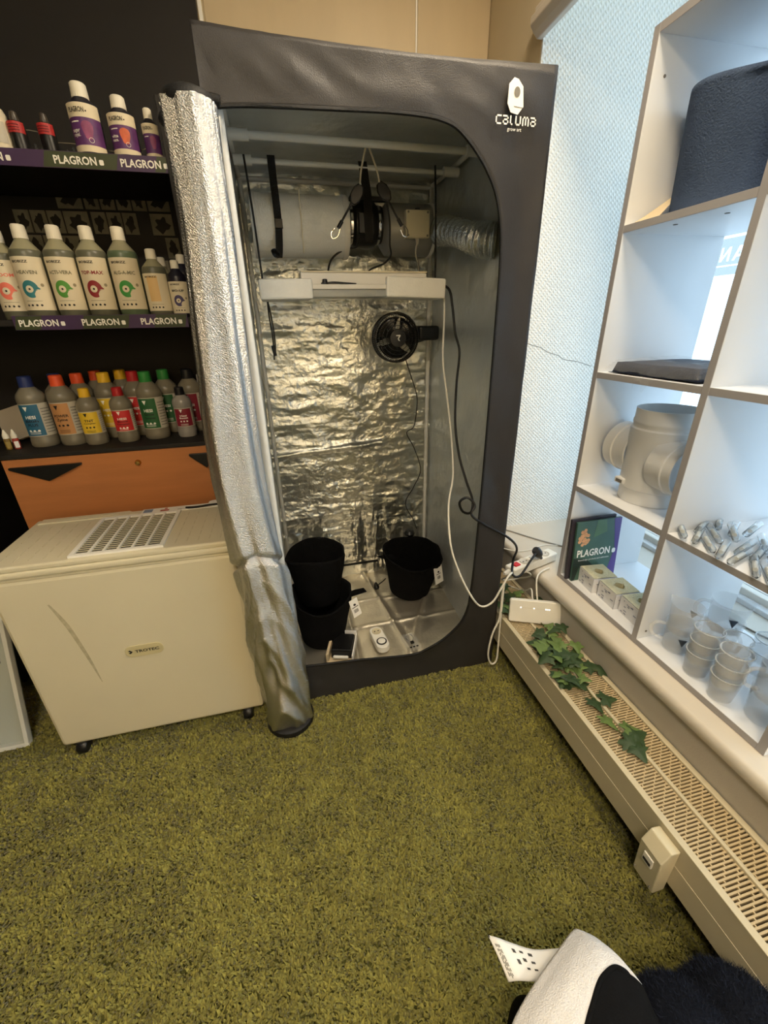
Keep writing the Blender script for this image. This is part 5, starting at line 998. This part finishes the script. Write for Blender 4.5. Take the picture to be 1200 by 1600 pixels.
b = MB(); b.v = hv; b.f = hf; b.m = [0]*len(hf); ho_ = b.build('fuzz', FUZZH, pu); ho_['kind'] = 'stuff'
jk = thing('jacket', 'black jacket with white fleece lining and a printed care label', 'jacket', (.36, .10, 0))
lobe('body', JACK, jk, (.372, .135, .115), (.105, .165, .125), 14, .015); lobe('sleeve_fold', JACK, jk, (.338, .215, .10), (.055, .088, .118), 21, .01); lobe('body_fold', JACK, jk, (.36, -.05, .12), (.125, .17, .15), 17, .02)
Ac = np.array(catmull([(.235, .17, .20), (.244, .207, .255), (.269, .238, .268), (.335, .272, .272), (.411, .304, .270), (.455, .322, .262), (.470, .319, .262), (.497, .294, .264), (.518, .246, .266), (.522, .223, .268)], 8))
Bc = np.array(catmull([(.32, .12, .27), (.351, .173, .292), (.388, .203, .298), (.412, .22, .30), (.435, .236, .302), (.455, .245, .302), (.483, .250, .298), (.502, .242, .29), (.510, .232, .28), (.520, .222, .271)], 8))
def flap(u, v):
    t = u*(len(Ac)-1); i = np.clip(t.astype(int), 0, len(Ac)-2); f = (t-i)[:, None]; a = Ac[i]*(1-f)+Ac[i+1]*f; b_ = Bc[i]*(1-f)+Bc[i+1]*f; w = v[:, None]
    P = a*(1-w)+b_*w; P[:, 2] += .012*np.sin(PI*v)+.003*(fbm(u*9, v*6, 2)-.5); return P
sheet('lining', FLEECE, jk, 60, 24, flap, solid=.007)
def flap_under(u, v):
    P = flap(u, v*0); P[:, 2] -= .010+.12*v; P[:, 1] -= .01+.05*v; P[:, 0] += .02*v; return P
sheet('lining_back', JACK, jk, 50, 8, flap_under, solid=.004)
Cc = np.array(catmull([(.43, .06, .275), (.47, .12, .278), (.513, .153, .27), (.525, .172, .262), (.528, .195, .258), (.529, .212, .262), (.522, .224, .270)], 8))
def collar(u, v):
    n = len(Cc)-1; t = u*n; i = np.clip(t.astype(int), 0, n-1); f = (t-i)[:, None]; c = Cc[i]*(1-f)+Cc[i+1]*f
    t = u*(len(Bc)-1); i = np.clip(t.astype(int), 0, len(Bc)-2); f = (t-i)[:, None]; b_ = Bc[i]*(1-f)+Bc[i+1]*f
    w = v[:, None]; P = b_*(1-w)+c*w; P[:, 2] += .014*np.sin(PI*v)-.001; return P
sheet('collar', JACK, jk, 50, 16, collar, solid=.005)
b = MB(); b.tube([tuple(p+np.array((0, 0, .002))) for p in Bc[8:]], .0045, 7, 1); b.build('collar_seam', JACK, jk, smooth=60)
lt = np.array(catmull([(.289, .368, .240), (.305, .357, .247), (.332, .343, .243), (.372, .326, .236), (.425, .315, .235)], 6)); lbm = np.array(catmull([(.298, .297, .236), (.315, .292, .243), (.340, .286, .240), (.37, .28, .236), (.42, .275, .234)], 6))
def lab(u, v, e=0):
    n = len(lt)-1; t = u*n; i = np.clip(t.astype(int), 0, n-1); f = (t-i)[:, None]; a = lt[i]*(1-f)+lt[i+1]*f; b_ = lbm[i]*(1-f)+lbm[i+1]*f; w = v[:, None]; P = a*(1-w)+b_*w; P[:, 2] += .004*np.sin(PI*v)+e; return P
cl_ = sheet('care_label', PAPER, jk, 24, 10, lab, solid=.0008)
b = MB(); rr_ = random.Random(8)
for k in range(7):
    u0 = .08+.032*k if k < 4 else .42+.11*(k-4); v0 = .2
    while v0 < (.93 if k < 4 else .75):
        dv = rr_.uniform(.05, .14); w = .017 if k < 4 else .05
        q = lab(np.array([u0, u0+w, u0+w, u0]), np.array([v0, v0, min(.95, v0+dv), min(.95, v0+dv)]), .0012); b.add(q, [(0, 1, 2, 3)]); v0 += dv+rr_.uniform(.02, .05)
        if k >= 4: v0 += .12
b.build('label_print', mat('dark_grey_print', (70, 68, 66), .7), cl_)
b = MB(); q = lab(np.array([.0, .03, .03, .0]), np.array([0, 0, .06, .06]), .0014); b.add(q, [(0, 1, 2, 3)]); b.build('label_notch', INK, cl_)
# ------------------------------------------------------------------ shaggy green carpet pile
n = 400000; x = RNG.uniform(-1.75, 1.0, n); y = RNG.uniform(-.25, 2.1, n)
keep = ~((x > TX0+.01) & (x < TX1-.01) & (y > TY0+.02)) & ~((y > 1.66) & (x < TX0)) & ~((x < -.25) & (y > 1.3) & (x > -.88)) & (x < .99) & ~((x > .5) & (y < .02)) & ~(((x+.11)**2+(y-1.205)**2) < .08**2)
x, y = x[keep], y[keep]; n = len(x)
# pile direction drifts in patches so tufts lie in swirls
th = 2*PI*fbm(x*9+3, y*9+8, 3)*2.6+RNG.normal(0, 1.5, n); lean = .55+.22*fbm(x*3+11, y*3+5, 2)+RNG.normal(0, .28, n); Ln = .013+.010*RNG.random(n)
dx_, dy_ = np.cos(th), np.sin(th); clump = fbm(x*26, y*26, 2); Ln = Ln*(.75+.5*clump); w = (.0017+.0013*RNG.random(n)); sx, sy = -dy_*w, dx_*w
Hh = np.cos(np.clip(lean, .1, 1.3)); Rr = np.sin(np.clip(lean, .1, 1.3))
V = np.zeros((n, 5, 3)); mx_, my_ = x+dx_*Ln*.38*Rr, y+dy_*Ln*.38*Rr; tx, ty = x+dx_*Ln*Rr*1.05, y+dy_*Ln*Rr*1.05; mz = Ln*.62*Hh+.003; tz = np.maximum(.004, Ln*(.95*Hh))
V[:, 0] = np.stack([x-sx, y-sy, np.zeros(n)], 1); V[:, 1] = np.stack([x+sx, y+sy, np.zeros(n)], 1); V[:, 2] = np.stack([mx_+sx*1.15, my_+sy*1.15, mz], 1); V[:, 3] = np.stack([mx_-sx*1.15, my_-sy*1.15, mz], 1); V[:, 4] = np.stack([tx, ty, tz], 1)
me = bpy.data.meshes.new('carpet'); me.vertices.add(n*5); me.vertices.foreach_set('co', V.ravel())
base = (np.arange(n)*5)[:, None]; loops = np.concatenate([base+np.array([[0, 1, 2, 3]]), base+np.array([[3, 2, 4]])], 1).ravel()
me.loops.add(n*7); me.loops.foreach_set('vertex_index', loops.astype(np.int32)); me.polygons.add(n*2)
st = (np.arange(n)*7)[:, None]+np.array([[0, 4]]); me.polygons.foreach_set('loop_start', st.ravel().astype(np.int32)); me.polygons.foreach_set('use_smooth', np.ones(n*2, bool))
me.update(calc_edges=True); me.validate(); me.materials.append(PILE)
co = bpy.data.objects.new('carpet', me); C.objects.link(co); tagp(co, 'olive green shaggy carpet pile covering the floor', 'carpet', kind='stuff')
